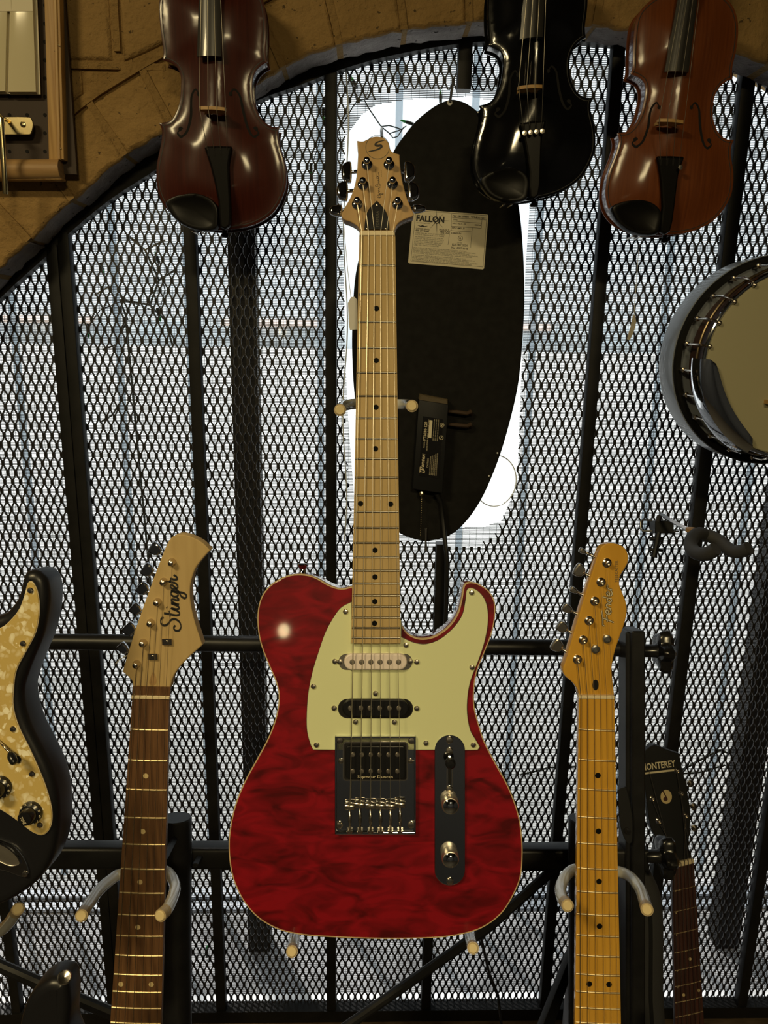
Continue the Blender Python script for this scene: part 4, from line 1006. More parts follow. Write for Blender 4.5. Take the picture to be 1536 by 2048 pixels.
part(MB().prism(circ(p.x - .0015, p.y - .004, .0040, 16, .0036), .0005, .0010).ribbon([Vector((p.x + .001, p.y - .003)), Vector((p.x - .006, p.y + .0105))], .0022, .0005, .0005), 'note', M['darkrose'], dk)
for (x, y) in ((1304, 1597), (1316.6, 1641.7), (1362, 1586), (1371, 1631), (1353.5, 1541)):
    p = NF.L(x, y); at(part(POST_S, 'tuner_post', None, mon, None), p.x, p.y, 0, 0, .95)
for (x, y) in ((1386, 1612), (1388, 1655), (1380, 1566)):
    p = NF.L(x, y, -.008); part(MB().lathe([(.001, -.006), (.006, -.003), (.006, .003), (.001, .006)], 12, Matrix.Translation((p.x, p.y, -.008))), 'tuner_button', M['nickel'], mon)
MT = [(1299, 1543), (1304, 1597), (1316.6, 1641.7), (1371, 1631), (1362, 1586), (1353.5, 1541)]
for i in range(6):
    t = i / 5
    a = NF.L3(*MT[i], .006); b = NF.L3(lerp(1348, 1384, t), lerp(1731, 1722, t), .0075); c = NF.L3(lerp(1362, 1412, t), 2230, .008)
    part(MB().tube([a, b, c], .0005, 5), 'string', M['nickel'], mon)
pl = [((p[0] - 751) * .62 + 1392, (p[1] - 1230) * .62 + 2180) for p in BODY]
part(MB().prism([NF.L(p.x, p.y, -.006) for p in crv(pl, 3)], -.09, -.006, bev=.003, seg=1), 'body', M['darkrose'], mon)

# ================================================================== black horn with strap button, bottom left
HF = lean_frame(95, 2000, .80, -2)
hn = thing('electric_guitar', 'glossy black guitar with chrome strap button, only its horn showing below the pearl pickguard', 'guitar', HF.M)
HP = [(30, 2075), (38, 2040), (50, 2005), (68, 1980), (92, 1964), (112, 1962), (128, 1968), (134, 1985), (136, 2020), (136, 2075), (180, 2160), (230, 2230), (200, 2320), (60, 2340), (-60, 2300), (-60, 2200), (0, 2140)]
part(MB().prism([HF.L(p.x, p.y) for p in crv(HP, 4)], -.042, 0, bev=.010, seg=5, bev0=.010), 'body', M['blackbody'], hn, ang=50)
q = HF.L(124, 1962, -.006)
part(MB().lathe([(.0045, 0), (.0036, .003), (.0034, .007), (.0066, .012), (.0072, .0140), (.0060, .0150), (.0030, .0142), (.0001, .0138)], 18, Matrix.Translation((q.x, q.y, -.010)) @ Matrix.Rotation(R(-38), 4, 'X') @ Matrix.Rotation(R(22), 4, 'Y')), 'strap_button', M['nickel'], hn)

# ================================================================== guitar rack
RD = 1.12
rk = thing('guitar_rack', 'black steel guitar rack with grey tube yokes holding the guitars', 'stand', Matrix.Translation((P(768, 1700, RD).x, P(768, 1700, RD).y, 0)))
def rp_(mb, name, mt='rack', parent=None, **k): return part(mb, name, M[mt], parent or rk, world=True, **k)
def wb_(px0, px1, py0, py1, d0, d1):
    """box bounded by pixel edges at its front depth, running back to d1"""
    f = lean_frame((px0 + px1) / 2, (py0 + py1) / 2, d0)
    a, b = f.L(px0, py1), f.L(px1, py0)
    return MB().prism(rrect(a.x, a.y, b.x, b.y, .003, 2), -(d1 - d0), 0, bev=.002, seg=1, bev0=.002).tf(f.M)
rp_(MB().tube([P(-160, 1280, RD + .05), P(1268, 1297, RD + .05)], .0122, 16), 'upper_rail')
# lower rail: rounded square tube
fA = lean_frame(560, 1713, RD + .035)
a, b = fA.L(-160, 1708), fA.L(1290, 1713)
rl = []
for p in (a, b): rl.append([Vector((p.x, p.y + q.x, q.y)) for q in rrect(-.0165, -.0165, .0165, .0165, .006, 3)])
rp_(MB().rings(rl).tf(fA.M), 'lower_rail')
rp_(wb_(1264.5, 1291, 1262, 2330, RD, RD + .045), 'end_post')
rp_(wb_(1252, 1265.5, 1264, 2330, RD + .012, RD + .05), 'end_post_channel')
def star(px, py, d, sc=1.0):
    c = P(px, py, d); Mx = Matrix.Translation(c) @ Matrix(((RGT.x, -FWD.x, UPV.x, 0), (RGT.y, -FWD.y, UPV.y, 0), (RGT.z, -FWD.z, UPV.z, 0), (0, 0, 0, 1))) @ Matrix.Rotation(R(90), 4, 'Y') @ Matrix.Rotation(R(18), 4, 'Z')
    lob = lambda t: 1 + .20 * math.cos(2 * math.pi * 5 * t)
    k_ = rp_(MB().lathe([(.011, .004), (.024, .006), (.0275, .011), (.0275, .020), (.022, .025), (.0001, .026)], 40, Mx @ Matrix.Scale(sc, 4), lob), 'star_knob', 'blackplastic')
    rp_(MB().lathe([(.0095, -.016), (.0095, .001), (.012, .006)], 18, Mx @ Matrix.Scale(sc, 4)), 'knob_boss', 'blackplastic', k_)
star(1307, 1302, RD + .025); star(1312, 1712, RD + .025)
pl = crv([(1236, 1584), (1241, 1577), (1253, 1577), (1263, 1620), (1266, 1655), (1264, 1684), (1257, 1689), (1250, 1680), (1240, 1650)], 3)
fP = lean_frame(1250, 1630, RD - .004, 0, -18)
hp = rp_(MB().prism([fP.L(p.x, p.y) for p in pl], -.004, 0, bev=.001, seg=1).tf(fP.M), 'hinge_plate', 'blacksatin')
q = fP.L(1254, 1661); rp_(MB().lathe([(.0045, 0), (.0045, .003), (.0025, .0035), (.0001, .0035)], 12, fP.M @ Matrix.Translation((q.x, q.y, 0))), 'bolt', 'blackplastic', hp)
def post(pxl, pxr, top, d):
    r = (pxr - pxl) / 2 / F_PX * d; cx = (pxl + pxr) / 2
    pts = [P(cx, top, d), P(cx, 2330, d)]
    po = rp_(MB().tube([P(cx, top, d), P(cx, top + 3, d), P(cx, 1739, d)], r, 24, rad=[r * .93, r, r]), 'sleeve')
    rp_(MB().tube([P(cx, 1739, d), P(cx, 2330, d)], r * .985, 24), 'upright')
    return po
s1 = post(322, 383, 1635, RD - .01)
s2 = post(1137, 1199, 1636, RD - .01)
rp_(wb_(383, 397, 1728, 1737, RD - .01, RD + .02), 'clamp_tab', 'rack', s1)
rp_(wb_(742, 798, 776, 1850, RD - .02, RD + .02), 'center_post')
def yoke(pts_l, pts_r, stem, r, name='yoke'):
    def c3(pts):
        n_ = len(pts); out = []
        for i in range(n_ - 1):
            p0, p1, p2, p3 = [Vector(P(*pts[max(0, min(n_ - 1, j))])) for j in (i - 1, i, i + 1, i + 2)]
            for j in range(6):
                t = j / 6; out.append(.5 * ((2 * p1) + (p2 - p0) * t + (2 * p0 - 5 * p1 + 4 * p2 - p3) * t * t + (3 * p1 - p0 - 3 * p2 + p3) * t ** 3))
        out.append(Vector(P(*pts[-1]))); return out
    full = c3(pts_l)[::-1][:-1] + c3(pts_r) if pts_r else c3(pts_l)
    y_ = rp_(MB().tube(full, r, 16), name, 'silicone', label='grey tube neck yoke')
    for e, e2 in ((full[0], full[1]), (full[-1], full[-2])) if pts_r else ((full[-1], full[-2]),):
        d = (e - e2).normalized()
        rp_(MB().tube([e - d * .001, e + d * .0012, e + d * .0022], r, 18, rad=[r * .84, r * .84, r * .70]), 'end_cap', 'cap', y_)
        rp_(MB().tube([e - d * .012, e + d * .0004], r * 1.03, 18), 'cuff', 'greyrim', y_)
    if stem: rp_(MB().tube([P(*p) for p in stem], .0045, 4), 'stem', 'rack', y_)
M['greyrim'] = mat('worn tube end', (.42, .33, .20), .35)
yoke([(284, 1738, .985), (241.6, 1748, .98), (225, 1757, .97), (198, 1780, .935), (176, 1811, .89), (163, 1831, .862)],
     [(284, 1738, .985), (326, 1741, .985), (342, 1752, .975), (350, 1773, .945), (346, 1793, .91), (335, 1817, .875), (321, 1831, .858)], [(300, 1738, .985), (328, 1718, 1.02), (349, 1677, 1.09)], .0068)
yoke([(1200, 1737, .985), (1155, 1738, .98), (1135, 1748, .965), (1122, 1772, .93), (1124, 1795, .89), (1135, 1811, .862)],
     [(1200, 1737, .985), (1240, 1744, .98), (1262, 1755, .965), (1280, 1778, .93), (1288, 1800, .89), (1294, 1819, .858)], [(1200, 1737, .985), (1175, 1700, 1.09)], .0068)
yoke([(752, 810, .985), (712, 808, .985), (690, 811, .965), (682, 817, .925), (680, 820, .885)],
     [(752, 810, .985), (795, 809, .985), (816, 809, .965), (822, 811, .925), (824, 812, .882)], [(752, 810, .985), (768, 830, 1.10)], .0068)
yoke([(765, 1830, 1.10), (640, 1835, 1.08), (596, 1852, 1.02), (589, 1880, .92), (584, 1903, .865)],
     [(765, 1830, 1.10), (890, 1835, 1.08), (934, 1850, 1.02), (941, 1878, .92), (946, 1896, .862)], None, .0064, 'body_yoke')
yoke([(-110, 1900, .98), (-40, 1880, .96), (0, 1862, .93), (22, 1840, .90), (36, 1818, .87)], None, None, .0068, 'body_yoke')
rp_(MB().tube([P(1150, 1700, RD + .03), P(980, 1852, RD + .04), P(690, 2055, RD + .05), P(560, 2160, RD + .05)], .0075, 10), 'brace')
rp_(MB().tube([P(-40, 1914, RD - .02), P(70, 1962, RD - .02), P(232, 2030, RD - .02), P(420, 2120, RD - .02)], .0085, 10), 'brace')
fl = lean_frame(1110, 2000, RD + .02)
rp_(MB().prism([fl.L(*p) for p in ((1143, 1905), (1143, 1950), (1092, 2100), (1066, 2100))], -.02, 0, bev=.001, seg=1).tf(fl.M), 'leg')

# black padded guitar bag behind the end post
gb = lean_frame(1290, 1900, RD + .10, 0)
pl = crv([(1262, 1735), (1296, 1735), (1315, 1765), (1329, 1800), (1334, 1850), (1334, 2000), (1336, 2330), (1150, 2330), (1160, 1900), (1200, 1770)], 4)
bag = thing('gig_bag', 'black padded gig bag standing behind the rack end post', 'bag', gb.M)
part(MB().prism([gb.L(p.x, p.y) for p in pl], -.08, 0, bev=.02, seg=4, bev0=.02), 'shell', M['foam'], bag)
part(MB().ribbon(inset(ccw([gb.L(p.x, p.y) for p in pl]), .026), .006, -.002, .003, closed=True), 'piping', M['blacksatin'], bag)

# ================================================================== cables
single(MB().tube([P(957, 1840, 1.20), P(963, 1880, 1.24), P(978, 1945, 1.35), (P(996, 1990, 1.45)), P(1004, 2060, 1.42)], .0025, 8), 'cable', M['cable'], 'thin black cable hanging under the right side of the red guitar', 'cable')

# ================================================================== wall hanger clamped on the mesh
hg = thing('wall_hanger', 'grey padded instrument hanger clamped on the mesh under the banjo', 'hanger', Matrix.Translation(P(1321, 1055, 1.44)))
def hp_(mb, name, mt): return part(mb, name, M[mt], hg, world=True)
f1 = lean_frame(1321, 1055, 1.47)
def fbox(f, x0, y0, x1, y1, dz0, dz1):
    a, b = f.L(x0, y1), f.L(x1, y0); return MB().prism(rrect(a.x, a.y, b.x, b.y, .002, 2), dz0, dz1, bev=.001, seg=1).tf(f.M)
hp_(fbox(f1, 1303, 1041, 1340, 1066, -.01, .02), 'clamp_block', 'blacksatin')
hp_(MB().tube([P(1304, 1062, 1.455), P(1286, 1062, 1.455), P(1281, 1058, 1.455), P(1281, 1043, 1.455), P(1285, 1040, 1.455), P(1304, 1041, 1.455)], .0018, 8), 'wire_loop', 'greysteel')
hp_(MB().tube([P(1338, 1063, 1.455), P(1357, 1063, 1.455)], .0018, 8), 'wire_end', 'greysteel')
hp_(MB().tube([P(1317, 1064, 1.45), P(1314, 1080, 1.45), P(1310, 1100, 1.45), P(1307, 1114, 1.45)], .006, 10, rad=[.005, .0065, .0045, .007]), 'screw_shaft', 'blacksatin')
hp_(MB().tube([P(1297, 1099, 1.45), P(1325, 1101, 1.45)], .003, 8), 'wing', 'blacksatin')
hp_(MB().tube([P(1300, 1078, 1.45), P(1326, 1078, 1.45)], .0035, 8), 'wing', 'blacksatin')
hp_(MB().tube([P(1317, 1042, 1.45), P(1318, 1033, 1.445), P(1323, 1029, 1.44), P(1345, 1043, 1.40), P(1377, 1060, 1.36)], .004, 4, flat=1.3), 'arm', 'greysteel')
hp_(MB().lathe([(.004, -.004), (.010, -.003), (.010, .003), (.004, .004)], 14, Matrix.Translation(P(1383, 1060, 1.355))), 'washer', 'dowel')
hp_(MB().lathe([(.004, -.012), (.007, -.010), (.007, -.005)], 8, Matrix.Translation(P(1380, 1066, 1.355))), 'nut', 'greysteel')
def yk(pts, name):
    pp = [P(*p) for p in pts]; out = []
    n_ = len(pp)
    for i in range(n_ - 1):
        p0, p1, p2, p3 = [pp[max(0, min(n_ - 1, j))] for j in (i - 1, i, i + 1, i + 2)]
        for j in range(5):
            t = j / 5; out.append(.5 * ((2 * p1) + (p2 - p0) * t + (2 * p0 - 5 * p1 + 4 * p2 - p3) * t * t + (3 * p1 - p0 - 3 * p2 + p3) * t ** 3))
    out.append(pp[-1]); return hp_(MB().tube(out, .0112, 14), name, 'foam')
yk([(1408, 1068, 1.35), (1394, 1068, 1.33), (1384, 1078, 1.31), (1381, 1090, 1.29), (1388, 1103, 1.27), (1402, 1109, 1.25), (1418, 1106, 1.235), (1432, 1097, 1.225)], 'padded_arm')
yk([(1408, 1070, 1.35), (1424, 1074, 1.345), (1440, 1083, 1.335), (1454, 1096, 1.32), (1470, 1104, 1.305), (1484, 1102, 1.295), (1498, 1096, 1.285)], 'padded_arm')

# ================================================================== violins
VO = [(450, 460), (500, 452), (537, 433), (558, 408), (571, 375), (572, 346), (567, 317), (558, 287), (556, 267), (559, 254, 1), (541, 252), (523, 237), (510, 212), (505, 187), (505, 162), (512, 142), (524, 130), (535, 124, 1), (532.5, 114), (531, 96), (533, 62), (531, 25), (524, -5), (508, -34), (483, -54), (452, -64), (422, -66), (390, -61), (355, -48), (330, -25), (319, 0), (319, 37), (323, 75), (327, 104), (325, 120, 1), (340, 125), (354, 135), (361.5, 154), (361.5, 179), (359, 204), (350, 229), (338, 242), (318, 246, 1), (324, 262), (322, 287), (315, 321), (312.5, 346), (315, 379), (329, 412), (354, 437), (391, 454), (421, 459.6)]
FL_ = [(396.7, 187.5), (390, 177), (382.5, 190), (382, 212), (382, 233), (375, 262), (363, 273), (354, 265), (360, 257)]
FR_ = [(460, 187.5), (467, 177), (477, 188), (481.5, 207), (485.5, 227), (495, 258), (506, 273), (516, 265), (510, 256)]
def aff(src, dst):
    (x0, y0), (x1, y1), (x2, y2) = src; (u0, v0), (u1, v1), (u2, v2) = dst
    det = (x1 - x0) * (y2 - y0) - (x2 - x0) * (y1 - y0)
    def f(p):
        a = ((p[0] - x0) * (y2 - y0) - (x2 - x0) * (p[1] - y0)) / det; b = ((x1 - x0) * (p[1] - y0) - (p[0] - x0) * (y1 - y0)) / det
        return (u0 + a * (u1 - u0) + b * (u2 - u0), v0 + a * (v1 - v0) + b * (v2 - v0)) + tuple(p[2:])
    return f
def violin(fr, mp, label, vm, rib, board, fmat='hole', tail='ebony', chin='ebony', tuners=()):
    v = thing('violin', label, 'violin', fr.M, 'violins hanging on the wall')
    pl = ccw([fr.L(p.x, p.y) for p in crv([mp(p) for p in VO], 4)])
    ax = fr.L(*mp((436, 270))); 
    xs = [p.x for p in pl]; ys_ = [p.y for p in pl]; scl = (max(ys_) - min(ys_)) / .356
    H = .0135 * scl
    def hgt(p):
        d = min(1.0, edge_dist(pl, p) / (.062 * scl)); d0 = .006 * scl
        e = max(0, (edge_dist(pl, p) - d0)) / (.060 * scl); e = min(1, e)
        return H * (3 * e * e - 2 * e ** 3) ** .8
    # top plate
    pts = [p for p in pl]; n_ = len(pts); st = .0085
    gx = min(xs)
    while gx < max(xs):
        gy = min(ys_)
        while gy < max(ys_):
            q = Vector((gx + (st / 2 if int(gy / st) % 2 else 0), gy))
            if inside(pl, q) and edge_dist(pl, q) > .0035: pts.append(q)
            gy += st
        gx += st
    for off in (.0025, .006): pts += inset(pl, off)
    co_, ed, fc, *_ = delaunay_2d_cdt(pts, [(i, (i + 1) % n_) for i in range(n_)], [], 1, 1e-6)
    edge = [Vector((p.x, p.y)) for p in pl]
    tp = MB(); vs = [(c.x, c.y, hgt(Vector((c.x, c.y))) + (.0 if edge_dist(pl, c) > .001 else -.0006)) for c in co_]
    tp.add(vs, [tuple(f) for f in fc])
    o2 = len(tp.v)
    tp.rings([[Vector((p.x, p.y, -.0006)) for p in pl], [Vector((p.x, p.y, -.0030)) for p in pl], [Vector((p.x, p.y, -.0034)) for p in inset(pl, .002)]], False, False)
    part(tp, 'top_plate', M[vm], v, ang=50)
    ri = inset(pl, .0026 * scl)
    part(MB().rings([[Vector((p.x, p.y, -.003)) for p in ri], [Vector((p.x, p.y, -.034 * scl)) for p in ri]], False, False), 'ribs', M[rib], v)
    part(MB().prism(pl, -.0385 * scl, -.0335 * scl, bev=.0012, seg=1, bev0=.0015), 'back_plate', M[vm], v)
    ip = inset(pl, .0042 * scl); part(MB().ribbon(ip, .0011, lambda p: hgt(p) + .0001, .00015, closed=True), 'purfling', M['ink'], v)
    # f holes
    for ff in (FL_, FR_):
        fp = [fr.L(p.x, p.y, .008) for p in crv([mp(p) for p in ff], 5, False)]; k_ = len(fp)
        ws = [(.0016 + .0042 * math.sin(math.pi * i / (k_ - 1)) ** 1.5) * scl for i in range(k_)]
        fh = part(MB().ribbon(fp, .003, lambda p: hgt(p) + .0001, .0002, ws), 'f_hole', M[fmat], v)
        for e in (fp[0], fp[-1]):
            rr = (.0028 if e == fp[0] else .0036) * scl
            cc_ = circ(e.x, e.y, rr, 14); part(MB().prism(cc_, hgt(e) - .001, hgt(e) + .0006), 'f_hole_eye', M[fmat], fh)
    # fingerboard and neck
    hb = .022 * scl
    a, b, c, d = [fr.L(*mp(p), hb) for p in ((394, 113), (443, 113), (431, -300), (404, -300))]
    ra, rb2 = [], []
    for (p, q, rr, h_) in ((a, b, ra, hb), (d, c, rb2, hb - .008)):
        for i in range(9):
            t = i / 8; pp = p.lerp(q, t); rr.append(Vector((pp.x, pp.y, h_ + .0035 * (1 - (2 * t - 1) ** 2))))
        rr.append(Vector((q.x, q.y, h_ - .005))); rr.append(Vector((p.x, p.y, h_ - .005)))
    part(MB().rings([ra, rb2]), 'fingerboard', M[board], v)
    e0, e1, e2, e3 = [fr.L(*mp(p), 0) for p in ((404, -60), (436, -60), (430, -310), (405, -310))]
    part(MB().rings([[Vector((e0.x, e0.y, -.022)), Vector((e1.x, e1.y, -.022)), Vector((e1.x, e1.y, hb - .008)), Vector((e0.x, e0.y, hb - .008))], [Vector((e3.x, e3.y, -.006)), Vector((e2.x, e2.y, -.006)), Vector((e2.x, e2.y, hb - .014)), Vector((e3.x, e3.y, hb - .014))]]), 'neck', M[vm], v)
    g0, g1 = fr.L(*mp((406, -312)), 0), fr.L(*mp((428, -312)), 0); g2 = fr.L(*mp((417, -420)), 0)
    pb = part(MB().rings([[Vector((g0.x, g0.y, -.012)), Vector((g1.x, g1.y, -.012)), Vector((g1.x, g1.y, .012)), Vector((g0.x, g0.y, .012))], [Vector((g2.x - .006, g2.y, -.03)), Vector((g2.x + .006, g2.y, -.03)), Vector((g2.x + .006, g2.y, -.012)), Vector((g2.x - .006, g2.y, -.012))]]), 'pegbox', M[vm], v)
    part(MB().lathe([(.004, -.02), (.011, -.018), (.008, -.01), (.009, 0), (.008, .01), (.011, .018), (.004, .02)], 16, Matrix.Translation((g2.x, g2.y, -.022)) @ Matrix.Rotation(R(90), 4, 'Y')), 'scroll', M[vm], pb)
    for j in range(4):
        t = .2 + .2 * j; c_ = Vector((lerp((g0.x + g1.x) / 2, g2.x, t), lerp(g0.y, g2.y, t), lerp(0, -.02, t))); s_ = 1 if j % 2 else -1
        part(MB().tube([c_ - Vector((s_ * .014, 0, 0)), c_ + Vector((s_ * .024, 0, 0)), c_ + Vector((s_ * .040, 0, 0))], .004, 8, rad=[.003, .0035, .007]), 'peg', M['ebony'], pb)
    # bridge
    b0, b1 = fr.L(*mp((389, 216)), H + .026), fr.L(*mp((460, 219)), H + .026); dd = (b1 - b0); m2 = (b0 + b1) / 2
    ex = dd.normalized(); hz = H * .97; top_ = .031 * scl
    prof = [(-.5, 0), (-.40, .003), (-.3, .006), (-.22, .004), (0, .010), (.22, .004), (.3, .006), (.40, .003), (.5, 0), (.50, .004), (.42, .014), (.46, .020), (.42, top_ - .004), (.2, top_ - .001), (0, top_), (-.2, top_ - .001), (-.42, top_ - .003), (-.46, .020), (-.42, .014), (-.50, .004)]
    bw = dd.length * .62; base = m2 + Vector((0, 0))
    r0, r1 = [], []
    for (u, z) in prof:
        wu = u * (bw if z < .016 else bw * 1.35)
        p = base + ex * wu
        r0.append(Vector((p.x, p.y - .0022, hz + z))); r1.append(Vector((p.x, p.y + .0022, hz + z)))
    part(MB().rings([r0, r1]), 'bridge', M['bridge'], v)
    # tailpiece
    th = H + .011
    TPp = [(410, 292), (462, 292), (463, 300), (458, 330), (461, 400), (460, 452), (440, 454), (436, 400), (420, 330), (410, 300)]
    tpl = [fr.L(p.x, p.y, th) for p in crv([mp(p) for p in TPp], 2)]
    ta = part(MB().prism(tpl, th - .007, th, bev=.003, seg=2), 'tailpiece', M[tail], v)
    for j in range(4):
        q = fr.L(*mp((417 + 12.5 * j, 305)), th); part(MB().prism(rrect(q.x - .0014, q.y - .005, q.x + .0014, q.y + .006, .001, 2), th, th + .0003), 'string_slot', M['hole'], ta)
        if j in tuners:
            q = fr.L(*mp((417 + 12.5 * j, 318)), th); part(MB().lathe([(.0014, 0), (.0014, .006), (.0034, .0062), (.0034, .009), (.0001, .0092)], 12, Matrix.Translation((q.x, q.y, th))), 'fine_tuner', M['nickel'], ta)
    e = fr.L(*mp((450, 463)), -.018); part(MB().lathe([(.0045, 0), (.0035, .004), (.0060, .008), (.0050, .011), (.0001, .012)], 12, Matrix.Translation((e.x, e.y + .002, -.018)) @ Matrix.Rotation(R(90), 4, 'X')), 'end_button', M['ebony'], v)
    # chin rest
    CP = [(331, 404), (345, 394), (362, 389), (391, 386.5), (416, 394), (432, 408), (438, 425), (437, 446), (434, 458), (416, 463), (383, 458), (354, 442), (337, 421)]
    cpl = ccw([fr.L(p.x, p.y, .018) for p in crv([mp(p) for p in CP], 4)]); rs = []
    cc0 = sum(cpl, Vector((0, 0))) / len(cpl)
    for (t_, z) in ((.02, .006), (0, .011), (.01, .018), (.05, .0212), (.12, .0218), (.25, .0208), (.42, .0198), (.6, .0191), (.8, .0187), (.97, .0186)):
        rs.append([Vector((lerp(p.x, cc0.x, t_), lerp(p.y, cc0.y, t_), z)) for p in cpl])
    cr = part(MB().rings(rs), 'chin_rest', M[chin], v)
    q = fr.L(*mp((395, 460)), 0)
    for dx in (-.006, .006): part(MB().tube([Vector((q.x + dx, q.y - .003, .010)), Vector((q.x + dx, q.y - .003, -.036 * scl))], .0014, 8), 'clamp_screw', M['nickel'], cr)
    # strings
    SN = [(395.5, -300), (411, -300), (424, -300), (436, -300)]; SN = [(407, -300), (414, -300), (421, -300), (428, -300)]
    SBr = [(398.7, 214), (416, 213), (433, 213), (451, 215)]; STl = [(415, 300), (428, 300), (441, 300), (454, 300)]
    for j in range(4):
        hbz = hz + top_ + (.001 if j in (1, 2) else -.0002)
        part(MB().tube([fr.L3(*mp(SN[j]), hb - .002), fr.L3(*mp(SBr[j]), hbz), fr.L3(*mp(STl[j]), th + .0006)], .00052 - .00007 * j, 6), 'string', M['string'], v)
    return v
VD = upright(1.275)
v1 = violin(VD, lambda p: p, 'dark brown violin hanging beside the pegboard corner', 'violin_dark', 'rib_dark', 'ebonyboard')
v2 = violin(upright(1.275), aff([(326, 121), (534, 125), (450, 460)], [(975, 93), (1171, 76), (1068, 399)]), 'glossy black violin hanging in front of the oval sign panel', 'violin_black', 'violin_black', 'ebonyboard', tuners=(0, 1, 2, 3))
v3 = violin(upright(1.265), aff([(326, 121), (534, 125), (450, 460)], [(1262, 149), (1464, 158), (1330, 470)]), 'amber brown violin hanging above the banjo', 'violin_amber', 'rib_amber', 'ebonyboard', tuners=(3,))
# tag hanging from the amber violin
tg2 = thing('price_tag', 'curled grey paper tag on a long thread under the amber violin', 'tag', Matrix.Translation(P(1265, 640, 1.29)))
part(MB().tube([P(1285, 476, 1.28), P(1277, 500, 1.285), P(1273, 560, 1.285), P(1269, 610, 1.285), P(1268, 632, 1.285)], .0005, 5), 'thread', M['white'], tg2, world=True)
tf2 = lean_frame(1263, 655, 1.285, 0, 45)
cl = []
for (x, y, w_) in ((1268, 630, 7), (1268, 642, 13), (1265.5, 655, 14), (1261, 668, 13), (1257, 679, 9)):
    c = P(x, y, 1.285); dxy = (RGT * .6 + FWD * .5) * (w_ / F_PX * 1.285 * .75)
    cl.append([c - dxy, c + dxy, c + dxy + FWD * .0006, c - dxy + FWD * .0006])
part(MB().rings(cl), 'card', M['paper'], tg2, world=True)

# ================================================================== banjo
BJ = upright(1.20)
c0 = BJ.L(1555, 724); kk = (BJ.W(c0.x, c0.y) - CAM).dot(FWD) / F_PX
BJF = Fr(BJ.W(c0.x, c0.y), BJ.ex, BJ.ey)
bj = thing('banjo', 'banjo with cream skin head and chrome armrest hanging at the right edge', 'banjo', BJF.M)
rh_, rf, ro = 174 * kk, 196 * kk, 207 * kk; HZB = .050
part(MB().lathe([(ro - .012, -.075), (ro - .002, -.070), (ro + .001, -.060), (ro + .001, -.008), (ro - .001, -.006)], 96), 'resonator_side', M['parchring'], bj, 'grey bound resonator side')
part(MB().rings([[Vector((r_ * math.cos(2 * math.pi * k_ / 96), r_ * math.sin(2 * math.pi * k_ / 96), z)) for k_ in range(96)] for r_, z in ((ro + .0005, -.010), (ro - .001, -.003), (ro - .003, -.001), (ro - .010, -.001), (ro - .012, -.006), (rh_ - .004, -.010))], False, True), 'flange', M['shadowblack'], bj)
def torus(R_, r_, z, n=96, m=10): 
    return MB().rings([[Vector(((R_ + r_ * math.cos(2 * math.pi * j / m)) * math.cos(2 * math.pi * i / n), (R_ + r_ * math.cos(2 * math.pi * j / m)) * math.sin(2 * math.pi * i / n), z + r_ * math.sin(2 * math.pi * j / m))) for i in range(n)] for j in list(range(m)) + [0]], False, False)
part(MB().lathe([(rh_ + .001, -.03), (rh_ + .001, HZB), (.0001, HZB)], 96), 'rim', M['darkrose'], bj)
part(torus(rh_ + .003, .0032, HZB + .001), 'tension_hoop', M['chrome'], bj)
part(MB().lathe([(rh_ + .001, HZB), (rh_ - .001, HZB + .0020), (rh_ - .006, HZB + .0025), (.0001, HZB + .0025)], 96), 'head', M['parch'], bj, 'cream skin head')
part(torus(rh_ + .008, .0022, HZB - .014), 'tone_ring', M['bronze'], bj)
HK = MB().tube([(rh_ - .001, 0, HZB + .005), (rh_ + .005, 0, HZB + .006), (rh_ + .011, 0, HZB + .001), (rh_ + .014, 0, HZB - .012), (rh_ + .015, 0, .0)], .0018, 8).join(MB().lathe([(.0001, .0), (.0030, .001), (.0030, .004), (.0001, .006)], 10, Matrix.Translation((rh_ + .0005, 0, HZB + .0035)))).join(MB().lathe([(.0042, 0), (.0042, .012), (.002, .013)], 6, Matrix.Translation((rh_ + .015, 0, -.002)))).mesh('hook', M['nickel'])
for i in range(24):
    o = part(HK, 'hook', None, bj); o.rotation_euler = (0, 0, 2 * math.pi * (i + .35) / 24)
# armrest: curved chrome strip over the lower left of the rim
ar = MB(); rr_ = []
for i in range(25):
    a = R(178 + 68 * i / 24); e = math.sin(math.pi * min(1, max(0, i / 24)) ) ** .35
    sec = []
    for (dr, z) in ((.014, -.002), (.0135, .006), (.009, .0195), (.000, .024), (-.012 * e, .0245), (-.018 * e, .0235), (-.018 * e, .0225), (-.010 * e, .0232), (.001, .0225), (.008, .0180), (.0122, .005), (.0125, -.002)):
        r_ = rh_ + dr * 1.15; sec.append(Vector((r_ * math.cos(a), r_ * math.sin(a), z + HZB - .010)))
    rr_.append(sec)
part(ar.rings(rr_), 'armrest', M['chrome'], bj, 'curved chrome armrest')
q = Vector(((1544 - 1585) * kk, (710 - 783) * kk))
part(MB().box((q.x + .030, q.y, HZB + .010), (.078, .0055, .016)), 'bridge', M['bridge'], bj)
for j in range(5): part(MB().tube([(q.x + .010 + .010 * j, q.y - .10, HZB + .006), (q.x + .010 + .010 * j, q.y, HZB + .0185), (q.x + .016 + .007 * j, rh_ + .45, HZB + .02)], .0004, 5), 'string', M['string'], bj)
part(MB().box((q.x + .030, rh_ + .26, HZB + .006), (.042, .46, .012)), 'fingerboard', M['darkrose'], bj)
part(MB().prism(rrect(q.x + .010, rh_ + .0, q.x + .050, rh_ + .48, .004), HZB - .024, HZB, bev=.003, seg=2, bev0=.008), 'neck', M['darkrose'], bj)
